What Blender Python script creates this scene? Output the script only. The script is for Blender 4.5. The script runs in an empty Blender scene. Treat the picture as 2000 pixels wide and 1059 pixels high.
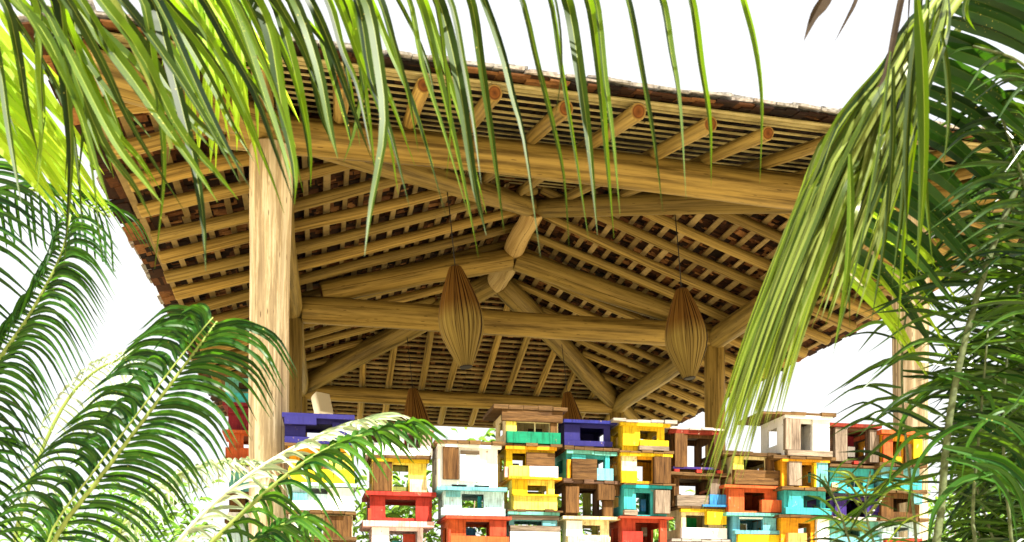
import bpy, math, random
from mathutils import Vector, Matrix
rng = random.Random(7)
scene = bpy.context.scene
COL = scene.collection

# ------------------------------------------------------------------ camera
FPX, HORIZ, YAW = 1738.6, 1192.4, 0.2113
cam_d = bpy.data.cameras.new('camera')
cam_d.sensor_width = 36.0
cam_d.lens = FPX / 2000.0 * 36.0
cam_d.shift_y = (HORIZ - 529.5) / 2000.0
cam_d.dof.use_dof = True
cam_d.dof.focus_distance = 8.0
cam_d.dof.aperture_fstop = 5.6
cam_d.clip_start = 0.05
cam_d.clip_end = 3000.0
cam = bpy.data.objects.new('camera', cam_d)
cam.location = (0, 0, 0)
cam.rotation_euler = (math.radians(90), 0, -YAW)
COL.objects.link(cam)
scene.camera = cam
GZ = -1.55                      # ground level below the lens

# ------------------------------------------------------------------ light
SUN_EL, SUN_AZ = math.radians(63), math.radians(30)     # azimuth: to the right of straight behind the viewer
world = bpy.data.worlds.new('World')
scene.world = world
world.use_nodes = True
wt = world.node_tree
bg = wt.nodes['Background']
sky = wt.nodes.new('ShaderNodeTexSky')
sky.sky_type = 'NISHITA'
sky.sun_disc = False
sky.sun_elevation = SUN_EL
sky.sun_rotation = math.pi - SUN_AZ
sky.air_density = 1.0
sky.dust_density = 6.0
sky.ozone_density = 0.6
# thin bright overcast veil over the blue: the sky is mostly luminous white cloud
wtc = wt.nodes.new('ShaderNodeTexCoord')
wn = wt.nodes.new('ShaderNodeTexNoise'); wn.inputs['Scale'].default_value = 2.2; wn.inputs['Detail'].default_value = 5
wt.links.new(wtc.outputs['Generated'], wn.inputs['Vector'])
wr = wt.nodes.new('ShaderNodeMapRange'); wr.inputs[1].default_value = 0.25; wr.inputs[2].default_value = 0.6
wr.inputs[3].default_value = 0.78; wr.inputs[4].default_value = 0.97
wt.links.new(wn.outputs['Fac'], wr.inputs[0])
wm = wt.nodes.new('ShaderNodeMix'); wm.data_type = 'RGBA'
wt.links.new(wr.outputs[0], wm.inputs[0]); wt.links.new(sky.outputs[0], wm.inputs[6])
wm.inputs[7].default_value = (1.75, 1.75, 1.73, 1)
wt.links.new(wm.outputs[2], bg.inputs[0])
bg.inputs[1].default_value = 0.15
sd = bpy.data.lights.new('sun', 'SUN')
sd.energy = 5.0
sd.angle = math.radians(0.6)
sd.color = (1.0, 0.95, 0.86)
sun = bpy.data.objects.new('sun', sd)
sv = Vector((math.sin(SUN_AZ) * math.cos(SUN_EL), -math.cos(SUN_AZ) * math.cos(SUN_EL), math.sin(SUN_EL)))
sun.rotation_euler = sv.to_track_quat('Z', 'Y').to_euler()
sun.location = (0, 0, 30)
COL.objects.link(sun)
vs = scene.view_settings
vs.view_transform = 'Standard'
vs.look = 'None'
vs.gamma = 1.0
vs.exposure = 2.2
scene.cycles.max_bounces = 10
scene.cycles.diffuse_bounces = 3
scene.cycles.transmission_bounces = 6
scene.cycles.transparent_max_bounces = 8

# ------------------------------------------------------------------ helpers
CY, SY = math.cos(YAW), math.sin(YAW)
def ray(u, v):
    X = (u - 1000.0) / FPX
    h = (HORIZ - v) / FPX
    return Vector((CY * X + SY, -SY * X + CY, h))
def P(u, v, Z):
    return ray(u, v) * Z
def onY(u, v, y):
    r = ray(u, v)
    return r * (y / r.y)

class MB:
    def __init__(s):
        s.v = []; s.f = []; s.m = []; s.uv = []; s.smooth = []; s.sharp = set()
    def face(s, idx, mat=0, uvs=None, smooth=False):
        s.f.append(tuple(idx)); s.m.append(mat); s.smooth.append(smooth)
        s.uv.append(uvs if uvs else [(0, 0)] * len(idx))
    def add(s, pts):
        b = len(s.v); s.v.extend([tuple(p) for p in pts]); return b
    def box(s, c, sz, rot=None, mat=0):
        hx, hy, hz = sz[0] / 2, sz[1] / 2, sz[2] / 2
        pts = [Vector((x, y, z)) for x in (-hx, hx) for y in (-hy, hy) for z in (-hz, hz)]
        if rot is not None: pts = [rot @ p for p in pts]
        c = Vector(c)
        b = s.add([p + c for p in pts])
        for q in ((0, 1, 3, 2), (4, 6, 7, 5), (0, 4, 5, 1), (2, 3, 7, 6), (0, 2, 6, 4), (1, 5, 7, 3)):
            s.face([b + i for i in q], mat)
    def tube(s, pts, rad, seg=14, mat=0, capmat=0, caps=True, smooth=True, bevel=0.0):
        pts = [Vector(p) for p in pts]
        n = len(pts)
        t = (pts[1] - pts[0]).normalized()
        up = Vector((0, 0, 1)) if abs(t.z) < 0.9 else Vector((1, 0, 0))
        side = t.cross(up).normalized()
        L = 0.0; base = []
        for i, p in enumerate(pts):
            if i == 0: t = pts[1] - pts[0]
            elif i == n - 1: t = pts[-1] - pts[-2]
            else: t = pts[i + 1] - pts[i - 1]
            t.normalize()
            if i: L += (pts[i] - pts[i - 1]).length
            side = (side - t * side.dot(t)).normalized()
            nor = side.cross(t)
            b = s.add([p + (side * math.cos(a) + nor * math.sin(a)) * rad[i]
                       for a in [2 * math.pi * k / seg for k in range(seg)]])
            base.append((b, L))
        for i in range(n - 1):
            b0, l0 = base[i]; b1, l1 = base[i + 1]
            for k in range(seg):
                k2 = (k + 1) % seg
                s.face([b0 + k, b0 + k2, b1 + k2, b1 + k], mat,
                       [(k / seg, l0), ((k + 1) / seg, l0), ((k + 1) / seg, l1), (k / seg, l1)], smooth)
        if caps:
            cuv = [(0.5 + 0.5 * math.cos(2 * math.pi * k / seg), 0.5 + 0.5 * math.sin(2 * math.pi * k / seg)) for k in range(seg)]
            s.face([base[0][0] + k for k in reversed(range(seg))], capmat, list(reversed(cuv)))
            s.face([base[-1][0] + k for k in range(seg)], capmat, cuv)
    def build(s, name, mats, parent=None, loc=None):
        me = bpy.data.meshes.new(name)
        me.from_pydata(s.v, [], s.f)
        for m in (mats if isinstance(mats, (list, tuple)) else [mats]): me.materials.append(m)
        me.polygons.foreach_set('material_index', s.m)
        me.polygons.foreach_set('use_smooth', s.smooth)
        ul = me.uv_layers.new(name='UVMap')
        flat = []
        for u in s.uv:
            for a in u: flat.extend(a)
        ul.data.foreach_set('uv', flat)
        if s.sharp:
            at_ = me.attributes.new('sharp_edge', 'BOOLEAN', 'EDGE')
            at_.data.foreach_set('value', [tuple(sorted(e.vertices)) in s.sharp for e in me.edges])
        me.update()
        o = bpy.data.objects.new(name, me)
        COL.objects.link(o)
        if parent is not None: o.parent = parent
        if loc is not None: o.location = loc
        return o

def tag(o, label=None, cat=None, group=None, kind=None):
    if label: o['label'] = label
    if cat: o['category'] = cat
    if group: o['group'] = group
    if kind: o['kind'] = kind
    return o
def thing(name, loc, label, cat, group=None, rz=0.0):
    o = bpy.data.objects.new(name, None)
    o.empty_display_size = 0.1
    o.location = loc; o.rotation_euler = (0, 0, rz)
    COL.objects.link(o)
    return tag(o, label, cat, group)

# ------------------------------------------------------------------ materials
def newmat(name):
    m = bpy.data.materials.new(name); m.use_nodes = True
    nt = m.node_tree
    nt.nodes['Principled BSDF'].inputs['Specular IOR Level'].default_value = 0.12     # dry, matt wood and paint
    return m, nt, nt.nodes['Principled BSDF'], nt.nodes['Material Output']
def N(nt, t, **kw):
    n = nt.nodes.new(t)
    for k, v in kw.items():
        if k.startswith('i_'): n.inputs[k[2:]].default_value = v
        else: setattr(n, k, v)
    return n
def ramp(nt, fac, stops):
    r = nt.nodes.new('ShaderNodeValToRGB')
    el = r.color_ramp.elements
    el[0].position, el[0].color = stops[0][0], (*stops[0][1], 1)
    el[1].position, el[1].color = stops[-1][0], (*stops[-1][1], 1)
    for p, c in stops[1:-1]:
        e = el.new(p); e.color = (*c, 1)
    nt.links.new(fac, r.inputs[0])
    return r.outputs[0]
def mixc(nt, fac, a, b, mode='MIX'):
    n = nt.nodes.new('ShaderNodeMix'); n.data_type = 'RGBA'; n.blend_type = mode
    L = nt.links.new
    for sock, val in ((n.inputs[0], fac), (n.inputs[6], a), (n.inputs[7], b)):
        if isinstance(val, (int, float)): sock.default_value = val
        elif isinstance(val, tuple): sock.default_value = (*val, 1)
        else: L(val, sock)
    return n.outputs[2]
def mapping(nt, out, scale, loc=None):
    mp = nt.nodes.new('ShaderNodeMapping')
    mp.inputs['Scale'].default_value = scale
    nt.links.new(out, mp.inputs['Vector'])
    if loc is not None: nt.links.new(loc, mp.inputs['Location'])
    return mp.outputs[0]
def noise(nt, vec, scale, detail=4, rough=0.6, w=None):
    n = nt.nodes.new('ShaderNodeTexNoise')
    n.inputs['Scale'].default_value = scale; n.inputs['Detail'].default_value = detail
    n.inputs['Roughness'].default_value = rough
    nt.links.new(vec, n.inputs['Vector'])
    return n.outputs['Fac']
def randvec(nt):
    oi = nt.nodes.new('ShaderNodeObjectInfo')
    m = N(nt, 'ShaderNodeMath', operation='MULTIPLY'); m.inputs[1].default_value = 37.0
    nt.links.new(oi.outputs['Random'], m.inputs[0])
    c = nt.nodes.new('ShaderNodeCombineXYZ')
    for i in range(3): nt.links.new(m.outputs[0], c.inputs[i])
    return c.outputs[0], oi.outputs['Random']
def bump(nt, bsdf, h, strength=0.3, dist=0.01):
    b = nt.nodes.new('ShaderNodeBump')
    b.inputs['Strength'].default_value = strength; b.inputs['Distance'].default_value = dist
    nt.links.new(h, b.inputs['Height']); nt.links.new(b.outputs[0], bsdf.inputs['Normal'])

def mat_log(name, light, mid, dark, seam=0.75, blotch=0.0):
    m, nt, b, _ = newmat(name)
    tc = nt.nodes.new('ShaderNodeTexCoord')
    rv, rnd = randvec(nt)
    # wrap-free grain: object space noise stretched by the UV length axis
    sep = nt.nodes.new('ShaderNodeSeparateXYZ'); nt.links.new(tc.outputs['UV'], sep.inputs[0])
    ang = N(nt, 'ShaderNodeMath', operation='MULTIPLY'); ang.inputs[1].default_value = 2 * math.pi
    nt.links.new(sep.outputs[0], ang.inputs[0])
    sn = N(nt, 'ShaderNodeMath', operation='SINE'); nt.links.new(ang.outputs[0], sn.inputs[0])
    cs = N(nt, 'ShaderNodeMath', operation='COSINE'); nt.links.new(ang.outputs[0], cs.inputs[0])
    cb = nt.nodes.new('ShaderNodeCombineXYZ')
    nt.links.new(cs.outputs[0], cb.inputs[0]); nt.links.new(sn.outputs[0], cb.inputs[1]); nt.links.new(sep.outputs[1], cb.inputs[2])
    v1 = mapping(nt, cb.outputs[0], (2.2, 2.2, 0.9), rv)
    v2 = mapping(nt, cb.outputs[0], (9, 9, 1.6), rv)
    v3 = mapping(nt, cb.outputs[0], (3.2, 3.2, 3.0), rv)
    n1 = noise(nt, v1, 1.0, 5, 0.65)
    n2 = noise(nt, v2, 1.0, 6, 0.7)
    base = ramp(nt, n1, [(0.34, mid), (0.58, light)])
    streak = ramp(nt, n2, [(0.30, (0.42, 0.36, 0.30)), (0.52, (1, 1, 1))])
    c = mixc(nt, 0.5, base, streak, 'MULTIPLY')
    # dark cracks
    v4 = mapping(nt, cb.outputs[0], (7, 7, 0.35), rv)
    n4 = noise(nt, v4, 1.0, 3, 0.5)
    crack = ramp(nt, n4, [(0.33, (0.16, 0.10, 0.06)), (0.35, (1, 1, 1))])
    c = mixc(nt, seam, c, crack, 'MULTIPLY')
    if blotch:      # bark left on the peeled pole in upright flakes
        nb_ = noise(nt, mapping(nt, cb.outputs[0], (3.0, 3.0, 1.1), rv), 1.0, 7, 0.75)
        c = mixc(nt, blotch, c, ramp(nt, nb_, [(0.44, (0.36, 0.27, 0.16)), (0.50, (0.75, 0.66, 0.5)), (0.53, (1, 1, 1))]), 'MULTIPLY')
    # knots
    vo = nt.nodes.new('ShaderNodeTexVoronoi'); vo.inputs['Scale'].default_value = 1.5
    nt.links.new(v3, vo.inputs['Vector'])
    knot = ramp(nt, vo.outputs['Distance'], [(0.08, (0.12, 0.06, 0.03)), (0.13, (1, 1, 1))])
    c = mixc(nt, 0.8, c, knot, 'MULTIPLY')
    tint = ramp(nt, rnd, [(0.0, (0.66, 0.64, 0.62)), (0.5, (0.9, 0.9, 0.92)), (1.0, (1.12, 1.05, 0.95))])
    c = mixc(nt, 1.0, c, tint, 'MULTIPLY')
    nt.links.new(c, b.inputs['Base Color'])
    b.inputs['Roughness'].default_value = 0.55
    bump(nt, b, n2, 0.35, 0.006)
    return m
M_log = mat_log('golden_log', (0.26, 0.183, 0.047), (0.072, 0.046, 0.010), None)
M_raft = mat_log('rafter_log', (0.31, 0.215, 0.056), (0.088, 0.055, 0.012), None)
M_post = mat_log('pale_post', (0.74, 0.68, 0.53), (0.38, 0.33, 0.23), None, 0.6, 0.6)
M_ridge = mat_log('pale_ridge_log', (0.42, 0.31, 0.13), (0.24, 0.155, 0.05), None)
def mat_endgrain():
    m, nt, b, _ = newmat('log_end_grain')
    tc = nt.nodes.new('ShaderNodeTexCoord')
    mp = nt.nodes.new('ShaderNodeMapping'); mp.inputs['Location'].default_value = (-0.5, -0.5, 0)
    nt.links.new(tc.outputs['UV'], mp.inputs[0])
    ln = N(nt, 'ShaderNodeVectorMath', operation='LENGTH'); nt.links.new(mp.outputs[0], ln.inputs[0])
    n = noise(nt, tc.outputs['Object'], 30, 3)
    c = ramp(nt, ln.outputs['Value'], [(0.0, (0.06, 0.018, 0.003)), (0.30, (0.15, 0.052, 0.008)), (0.37, (0.07, 0.022, 0.004)), (0.44, (0.20, 0.115, 0.025))])
    c = mixc(nt, 0.5, c, ramp(nt, n, [(0.35, (0.5, 0.4, 0.35)), (0.6, (1, 1, 1))]), 'MULTIPLY')
    nt.links.new(c, b.inputs['Base Color']); b.inputs['Roughness'].default_value = 0.8
    return m
M_end = mat_endgrain()
def mat_lath(name, a, bcol):
    m, nt, b, _ = newmat(name)
    tc = nt.nodes.new('ShaderNodeTexCoord'); g = nt.nodes.new('ShaderNodeNewGeometry')
    c = ramp(nt, g.outputs['Random Per Island'], [(0.0, a), (1.0, bcol)])
    n = noise(nt, mapping(nt, tc.outputs['Object'], (18, 18, 18)), 1.0, 4)
    c = mixc(nt, 0.6, c, ramp(nt, n, [(0.3, (0.5, 0.45, 0.4)), (0.55, (1, 1, 1))]), 'MULTIPLY')
    nt.links.new(c, b.inputs['Base Color']); b.inputs['Roughness'].default_value = 0.7
    return m
M_lath = mat_lath('lath_board', (0.125, 0.084, 0.028), (0.29, 0.21, 0.085))
M_bamb = mat_lath('bamboo_lath', (0.25, 0.205, 0.08), (0.36, 0.30, 0.13))
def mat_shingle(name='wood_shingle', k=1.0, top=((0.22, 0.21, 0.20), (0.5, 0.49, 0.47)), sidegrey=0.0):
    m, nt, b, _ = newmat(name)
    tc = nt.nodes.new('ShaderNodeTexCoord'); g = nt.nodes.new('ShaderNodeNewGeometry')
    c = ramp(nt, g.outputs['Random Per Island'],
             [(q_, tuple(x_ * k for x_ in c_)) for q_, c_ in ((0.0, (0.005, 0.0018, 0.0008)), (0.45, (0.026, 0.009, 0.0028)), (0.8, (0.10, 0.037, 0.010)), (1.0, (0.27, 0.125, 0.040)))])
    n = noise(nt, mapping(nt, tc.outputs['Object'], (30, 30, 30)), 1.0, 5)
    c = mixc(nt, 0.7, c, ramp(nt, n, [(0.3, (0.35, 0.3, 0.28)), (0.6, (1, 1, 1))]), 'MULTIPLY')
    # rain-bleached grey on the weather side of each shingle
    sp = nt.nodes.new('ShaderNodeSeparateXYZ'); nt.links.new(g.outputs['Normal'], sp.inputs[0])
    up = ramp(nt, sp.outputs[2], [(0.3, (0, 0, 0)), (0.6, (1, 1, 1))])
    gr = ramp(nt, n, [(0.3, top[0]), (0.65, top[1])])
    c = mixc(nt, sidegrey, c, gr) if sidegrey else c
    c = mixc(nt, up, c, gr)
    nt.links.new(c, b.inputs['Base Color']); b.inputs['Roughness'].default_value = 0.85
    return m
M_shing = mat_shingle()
M_shdark = mat_shingle('shade_toned_shingle', 0.12)  # near-black shingle copy; shade between the front laths put into its colour
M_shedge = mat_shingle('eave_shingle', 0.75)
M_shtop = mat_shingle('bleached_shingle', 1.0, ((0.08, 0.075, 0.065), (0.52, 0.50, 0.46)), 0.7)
def mat_plain(name, col, rough=0.6, var=0.12, scale=12):
    m, nt, b, _ = newmat(name)
    tc = nt.nodes.new('ShaderNodeTexCoord')
    n = noise(nt, tc.outputs['Object'], scale, 4)
    c = ramp(nt, n, [(0.3, tuple(x * (1 - var) for x in col)), (0.7, tuple(min(1, x * (1 + var)) for x in col))])
    nt.links.new(c, b.inputs['Base Color']); b.inputs['Roughness'].default_value = rough
    return m

# ------------------------------------------------------------------ ground
def mat_ground():
    m, nt, b, _ = newmat('pale_paving')
    tc = nt.nodes.new('ShaderNodeTexCoord')
    n = noise(nt, tc.outputs['Object'], 0.8, 6); n2 = noise(nt, tc.outputs['Object'], 25, 4)
    c = ramp(nt, n, [(0.3, (0.46, 0.38, 0.24)), (0.7, (0.56, 0.47, 0.31))])
    c = mixc(nt, 0.3, c, ramp(nt, n2, [(0.3, (0.6, 0.6, 0.6)), (0.7, (1, 1, 1))]), 'MULTIPLY')
    nt.links.new(c, b.inputs['Base Color']); b.inputs['Roughness'].default_value = 0.9
    return m
g = MB()
b0 = g.add([(-1500, -1500, GZ), (1500, -1500, GZ), (1500, 1500, GZ), (-1500, 1500, GZ)])
g.face([b0, b0 + 1, b0 + 2, b0 + 3])
tag(g.build('ground', mat_ground()), 'pale sandy paving around and under the pavilion', 'ground', kind='structure')

# ------------------------------------------------------------------ pavilion
x_l, W_, y_f, D_, Hp = -0.346, 5.183, 6.6, 7.577, 3.41
x_r, y_b, x_m = x_l + W_, y_f + D_, x_l + W_ / 2
y_m = y_f + 3.81
r_f, r_b = y_f + 2.76, y_f + 4.752
RISE = 0.87
ms, mf, mb_ = RISE / (W_ / 2), RISE / 2.76, RISE / (D_ - 4.752)
hr = Hp + 0.17
kf, kb = 2.76 / (W_ / 2), (D_ - 4.752) / (W_ / 2)        # run of the end hips per metre of side run
pav = thing('pavilion', ((x_l + x_r) / 2, (y_f + y_b) / 2, GZ),
            'open timber pavilion of thick golden logs under a hipped wood shingle roof', 'pavilion')
PO = Vector(pav.location)

def log(name, A, B, r0, r1, mat=None, seg=18, wob=0.012, n=9, parent=pav, off=None, r=rng):
    A, B = Vector(A), Vector(B)
    d = (B - A); L = d.length; t = d.normalized()
    up = Vector((0, 0, 1)) if abs(t.z) < 0.9 else Vector((1, 0, 0))
    s = t.cross(up).normalized(); u = s.cross(t)
    ph = [r.uniform(0, 6.28) for _ in range(4)]
    pts, rad = [], []
    ts = [0.0, 0.012 / L] + [i / n for i in range(1, n)] + [1 - 0.012 / L, 1.0]
    for i, q in enumerate(ts):
        w = wob * math.sin(math.pi * q)
        p = A + d * q + s * (w * math.sin(3 * q + ph[0])) + u * (w * math.sin(4 * q + ph[1]))
        rr = r0 + (r1 - r0) * q
        rr *= 1 + 0.03 * math.sin(9 * q + ph[2]) + 0.02 * math.sin(21 * q + ph[3])
        if i in (0, len(ts) - 1): rr *= 0.9
        pts.append(p - PO if off is None else p - off); rad.append(rr)
    m = MB(); m.tube(pts, rad, seg=seg, mat=0, capmat=1)
    return m.build(name, [mat or M_log, M_end], parent)

# posts
def post(x, y, r0, r1, lean=0.0, mat=None):
    log('column', (x + lean, y, GZ - 0.02), (x, y, Hp - 0.10), r0, r1, mat or M_post, seg=24, wob=0.01, n=12)
post(x_l, y_f, 0.122, 0.150, -0.045)
post(x_r, y_f, 0.135, 0.140)
post(x_l - 0.0, y_m, 0.13, 0.135, 0, M_log); post(x_r, y_m, 0.125, 0.125, 0, M_log)
post(x_l + 0.02, y_b, 0.12, 0.12, 0, M_log); post(x_r, y_b, 0.12, 0.12, 0, M_log)
# plates and ties
log('front_beam', (x_l - 0.30, y_f, Hp), (x_r + 0.55, y_f, Hp), 0.122, 0.132, wob=0.02, n=16)
log('back_beam', (x_l + 0.1, y_b, Hp - 0.02), (x_r - 0.06, y_b, Hp - 0.02), 0.125, 0.115, n=12)
for x in (x_l, x_r):
    log('side_beam', (x, y_f + 0.13, Hp), (x, y_m + 0.10, Hp), 0.12, 0.14)
    log('side_beam', (x + (0.02 if x == x_l else -0.02), y_m + 0.12, Hp + 0.02), (x + (0.02 if x == x_l else 0.0), y_b + 0.02, Hp), 0.125, 0.14)
log('tie_beam', (x_l + 0.13, y_m - 0.02, Hp + 0.01), (x_r - 0.08, y_m - 0.02, Hp + 0.03), 0.15, 0.145, n=14)
# ridge
ZR = 4.30
log('ridge_pole', (x_m, r_f - 0.10, ZR), (x_m, y_m + 0.03, ZR - 0.01), 0.108, 0.12, M_ridge)
log('ridge_pole', (x_m - 0.005, y_m + 0.05, ZR - 0.02), (x_m - 0.01, r_b + 0.12, ZR - 0.02), 0.125, 0.14, M_ridge)
# hips
def hipz(x): return hr - 0.115 + ms * (min(x - x_l, x_r - x))
for sx in (0, 1):
    X = x_l if sx == 0 else x_r; d = 1 if sx == 0 else -1
    log('hip_rafter', (X - d * 1.0, y_f - 1.0 * kf, hipz(X - d * 1.0)), (x_m - d * 0.03, r_f - 0.04, hipz(x_m)), 0.125, 0.10, n=14)
    log('hip_rafter', (x_m - d * 0.04, r_b + 0.04, hipz(x_m) - 0.06), (X + d * 0.10, y_b - 0.1 * kb, hipz(X + d * 0.1) - 0.01), 0.145, 0.15, n=12)
    log('hip_rafter', (X, y_b, hipz(X)), (X - d * 1.0, y_b + 1.0 * kb, hipz(X - d * 1.0)), 0.12, 0.11)
    log('truss_rafter', (x_m - d * 0.03, y_m, ZR - 0.10), (X + d * 0.35, y_m - 0.01, Hp + 0.22), 0.13, 0.125)
# common rafters
OV = 1.1
def jit(a): return rng.uniform(-a, a)
ys = []
y = y_f - 0.42
while y < y_b + 0.95:
    ys.append(y); y += 0.49
for d, X in ((1, x_l), (-1, x_r)):
    for y in ys:
        y += jit(0.04)
        s_end = min((y - y_f) / kf, (y_b - y) / kb, W_ / 2) - 0.10
        if y_f + 2.5 < y < y_b - 2.6: s_end = W_ / 2 - 0.02
        if s_end < -OV + 0.35: continue
        A = (X - d * (OV + jit(0.03)), y, hr - ms * OV + jit(0.01))
        B = (X + d * s_end, y + jit(0.03), hr + ms * s_end + jit(0.01))
        log('rafter', A, B, 0.060 + jit(.005), 0.046 + jit(.004), M_raft, seg=12, wob=0.018, n=8)
x = x_l - 0.94
while x < x_r + 0.95:
    xx = x + jit(0.03); x += 0.475
    inn = min(xx - x_l, x_r - xx)
    s_end = inn * kf - 0.12
    if s_end > -0.8:
        log('rafter', (xx, y_f - OV + jit(0.04), hr - mf * OV), (xx, y_f + s_end, hr + mf * s_end), 0.050 + jit(.004), 0.046, M_raft, seg=14, wob=0.012, n=7)
    s_end = inn * kb - 0.12
    if s_end > -0.8:
        log('rafter', (xx + jit(.03), y_b + OV, hr - mb_ * OV), (xx, y_b - s_end, hr + mb_ * s_end), 0.055, 0.048, M_raft, seg=12, wob=0.012, n=7)

# roof faces: local frame a (along eave), s (horizontal run up the slope, 0 at plate line), n (normal)
EO = 1.27
def face_frame(kind):
    if kind == 'left':  return (lambda a, s: Vector((x_l + s, a, hr + ms * s))), ms, W_ / 2, (lambda s: (y_f + s * kf, y_b - s * kb)), Vector((0, 1, 0)), Vector((1, 0, ms)).normalized()
    if kind == 'right': return (lambda a, s: Vector((x_r - s, a, hr + ms * s))), ms, W_ / 2, (lambda s: (y_f + s * kf, y_b - s * kb)), Vector((0, 1, 0)), Vector((-1, 0, ms)).normalized()
    if kind == 'front': return (lambda a, s: Vector((a, y_f + s, hr + mf * s))), mf, 2.76, (lambda s: (x_l + s / kf, x_r - s / kf)), Vector((1, 0, 0)), Vector((0, 1, mf)).normalized()
    return (lambda a, s: Vector((a, y_b - s, hr + mb_ * s))), mb_, D_ - 4.752, (lambda s: (x_l + s / kb, x_r - s / kb)), Vector((1, 0, 0)), Vector((0, -1, mb_)).normalized()
for kind in ('left', 'right', 'front', 'back'):
    at, m_, run, rng_a, ea, es = face_frame(kind)
    nn = ea.cross(es)
    if nn.z < 0: nn = -nn
    R = Matrix((ea, es, nn)).transposed()
    eo = 1.16 if kind == 'front' else EO * (kb if kind == 'back' else 1.0)
    if kind in ('left', 'right'):
        rng_full = rng_a
        rng_a = lambda s, f_=rng_full: (max(f_(s)[0], y_f - 1.18), f_(s)[1])
    lm = MB(); sm = MB()
    pitch = 0.168 if kind in ('left', 'right') else (0.165 if kind == 'front' else 0.125)
    s = -eo + (0.17 if kind in ('left', 'right') else 0.08)
    first = True
    while s < run - 0.02:
        a0, a1 = rng_a(s)
        L = a1 - a0
        if L > 0.1:
            nseg = max(1, int(L / 2.2))
            for q in range(nseg):
                c0 = a0 + L * q / nseg + 0.003; c1 = a0 + L * (q + 1) / nseg - 0.003
                h = jit(0.012)
                c = at((c0 + c1) / 2, s + jit(0.012)) + nn * 0.076
                if kind in ('left', 'right'): lm.box(c - PO, (c1 - c0, 0.055 + jit(0.012), 0.018), R)
                elif kind == 'front': lm.box(c - PO, (c1 - c0, 0.036 + jit(0.008), 0.008), R)
                else: lm.box(c - PO, (c1 - c0, 0.04 + jit(0.008), 0.022), R)
        s += pitch
    if kind == 'front':        # doubled batten along the eave
        a0, a1 = rng_a(-eo + 0.03)
        lm.box(at((a0 + a1) / 2, -eo + 0.16) + nn * 0.088 - PO, (a1 - a0, 0.07, 0.03), R)
    lm.build('laths', M_bamb if kind in ('front',) else M_lath, pav)
    s = -eo; row = 0
    rp = 0.062 if kind in ('left', 'right') else 0.058
    r2 = random.Random(hash(kind) % 1 + len(kind))
    while s < run:
        a0, a1 = rng_a(s)
        a = a0
        while a < a1:
            w = r2.uniform(0.03, 0.105) * (2.0 if row < 3 else 1.0)
            w = min(w, a1 - a + 0.02)
            lenS = r2.uniform(0.11, 0.19)
            tilt = r2.uniform(-0.10, 0.04)
            lift = r2.uniform(0.0, 0.014)
            cs = s + r2.uniform(-0.02, 0.02) + lenS / 2
            c = at(a + w / 2, cs) + nn * (0.112 + lift + (0.02 if kind == 'front' and row > 3 else 0))
            Rt = R @ Matrix.Rotation(tilt, 3, 'X') @ Matrix.Rotation(r2.uniform(-0.05, 0.05), 3, 'Z')
            sm.box(c - PO, (w - 0.004, lenS, 0.011), Rt, 1 if (kind == 'front' and row < 4) else 0)
            a += w
        s += rp; row += 1
    # bleached top courses and a sheet added to stop light leaking between shingles
    light_stop = []
    for (s0, dz) in ((-eo + 0.05, 0.150), (run, 0.150)):
        a0, a1 = rng_a(s0)
        light_stop.append((at(a0, s0), at(a1, s0)))
    q = [light_stop[0][0], light_stop[0][1], light_stop[1][1], light_stop[1][0]]
    bb = sm.add([p + nn * 0.158 - PO for p in q] + [p + nn * 0.164 - PO for p in q])
    for f in ((0, 1, 2, 3), (4, 5, 6, 7), (0, 1, 5, 4), (1, 2, 6, 5), (2, 3, 7, 6), (3, 0, 4, 7)): sm.face([bb + i for i in f])
    tm = MB()
    for row in range(2):
        s = -eo - 0.01 + row * 0.10
        a0, a1 = rng_a(s); a = a0
        while a < a1:
            w = r2.uniform(0.09, 0.2); w = min(w, a1 - a + 0.02)
            c = at(a + w / 2, s + 0.16 + r2.uniform(-0.02, 0.02)) + nn * (0.146 + (0.026 if row > 0 else 0) + row * 0.006 + r2.uniform(0, 0.010))
            tm.box(c - PO, (w - 0.005, 0.32, 0.009 + r2.uniform(0, 0.009)), R @ Matrix.Rotation(r2.uniform(-0.06, 0.02), 3, 'X') @ Matrix.Rotation(r2.uniform(-0.04, 0.04), 3, 'Y'))
            a += w
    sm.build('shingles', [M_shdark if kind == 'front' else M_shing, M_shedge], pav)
    tm.build('weathered_shingles', M_shtop, pav)

# ------------------------------------------------------------------ hanging lanterns
def mat_lantern():
    m, nt, b, out = newmat('dried_fibre')
    tc = nt.nodes.new('ShaderNodeTexCoord')
    sp = nt.nodes.new('ShaderNodeSeparateXYZ'); nt.links.new(tc.outputs['UV'], sp.inputs[0])
    n = noise(nt, mapping(nt, tc.outputs['UV'], (60, 0.8, 1)), 1.0, 3)
    c = ramp(nt, n, [(0.38, (0.012, 0.005, 0.002)), (0.45, (0.16, 0.105, 0.024)), (0.7, (0.29, 0.215, 0.052))])
    topd = ramp(nt, sp.outputs[1], [(0.45, (1, 1, 1)), (0.62, (0.66, 0.45, 0.32))])     # darker upper half
    c = mixc(nt, 1.0, c, topd, 'MULTIPLY')
    nt.links.new(c, b.inputs['Base Color']); b.inputs['Roughness'].default_value = 0.7
    bump(nt, b, n, 0.6, 0.01)
    return m
M_lant = mat_lantern()
M_dark = mat_plain('dark_fitting', (0.03, 0.025, 0.02))
M_cord = mat_plain('black_cord', (0.02, 0.018, 0.016))
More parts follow.
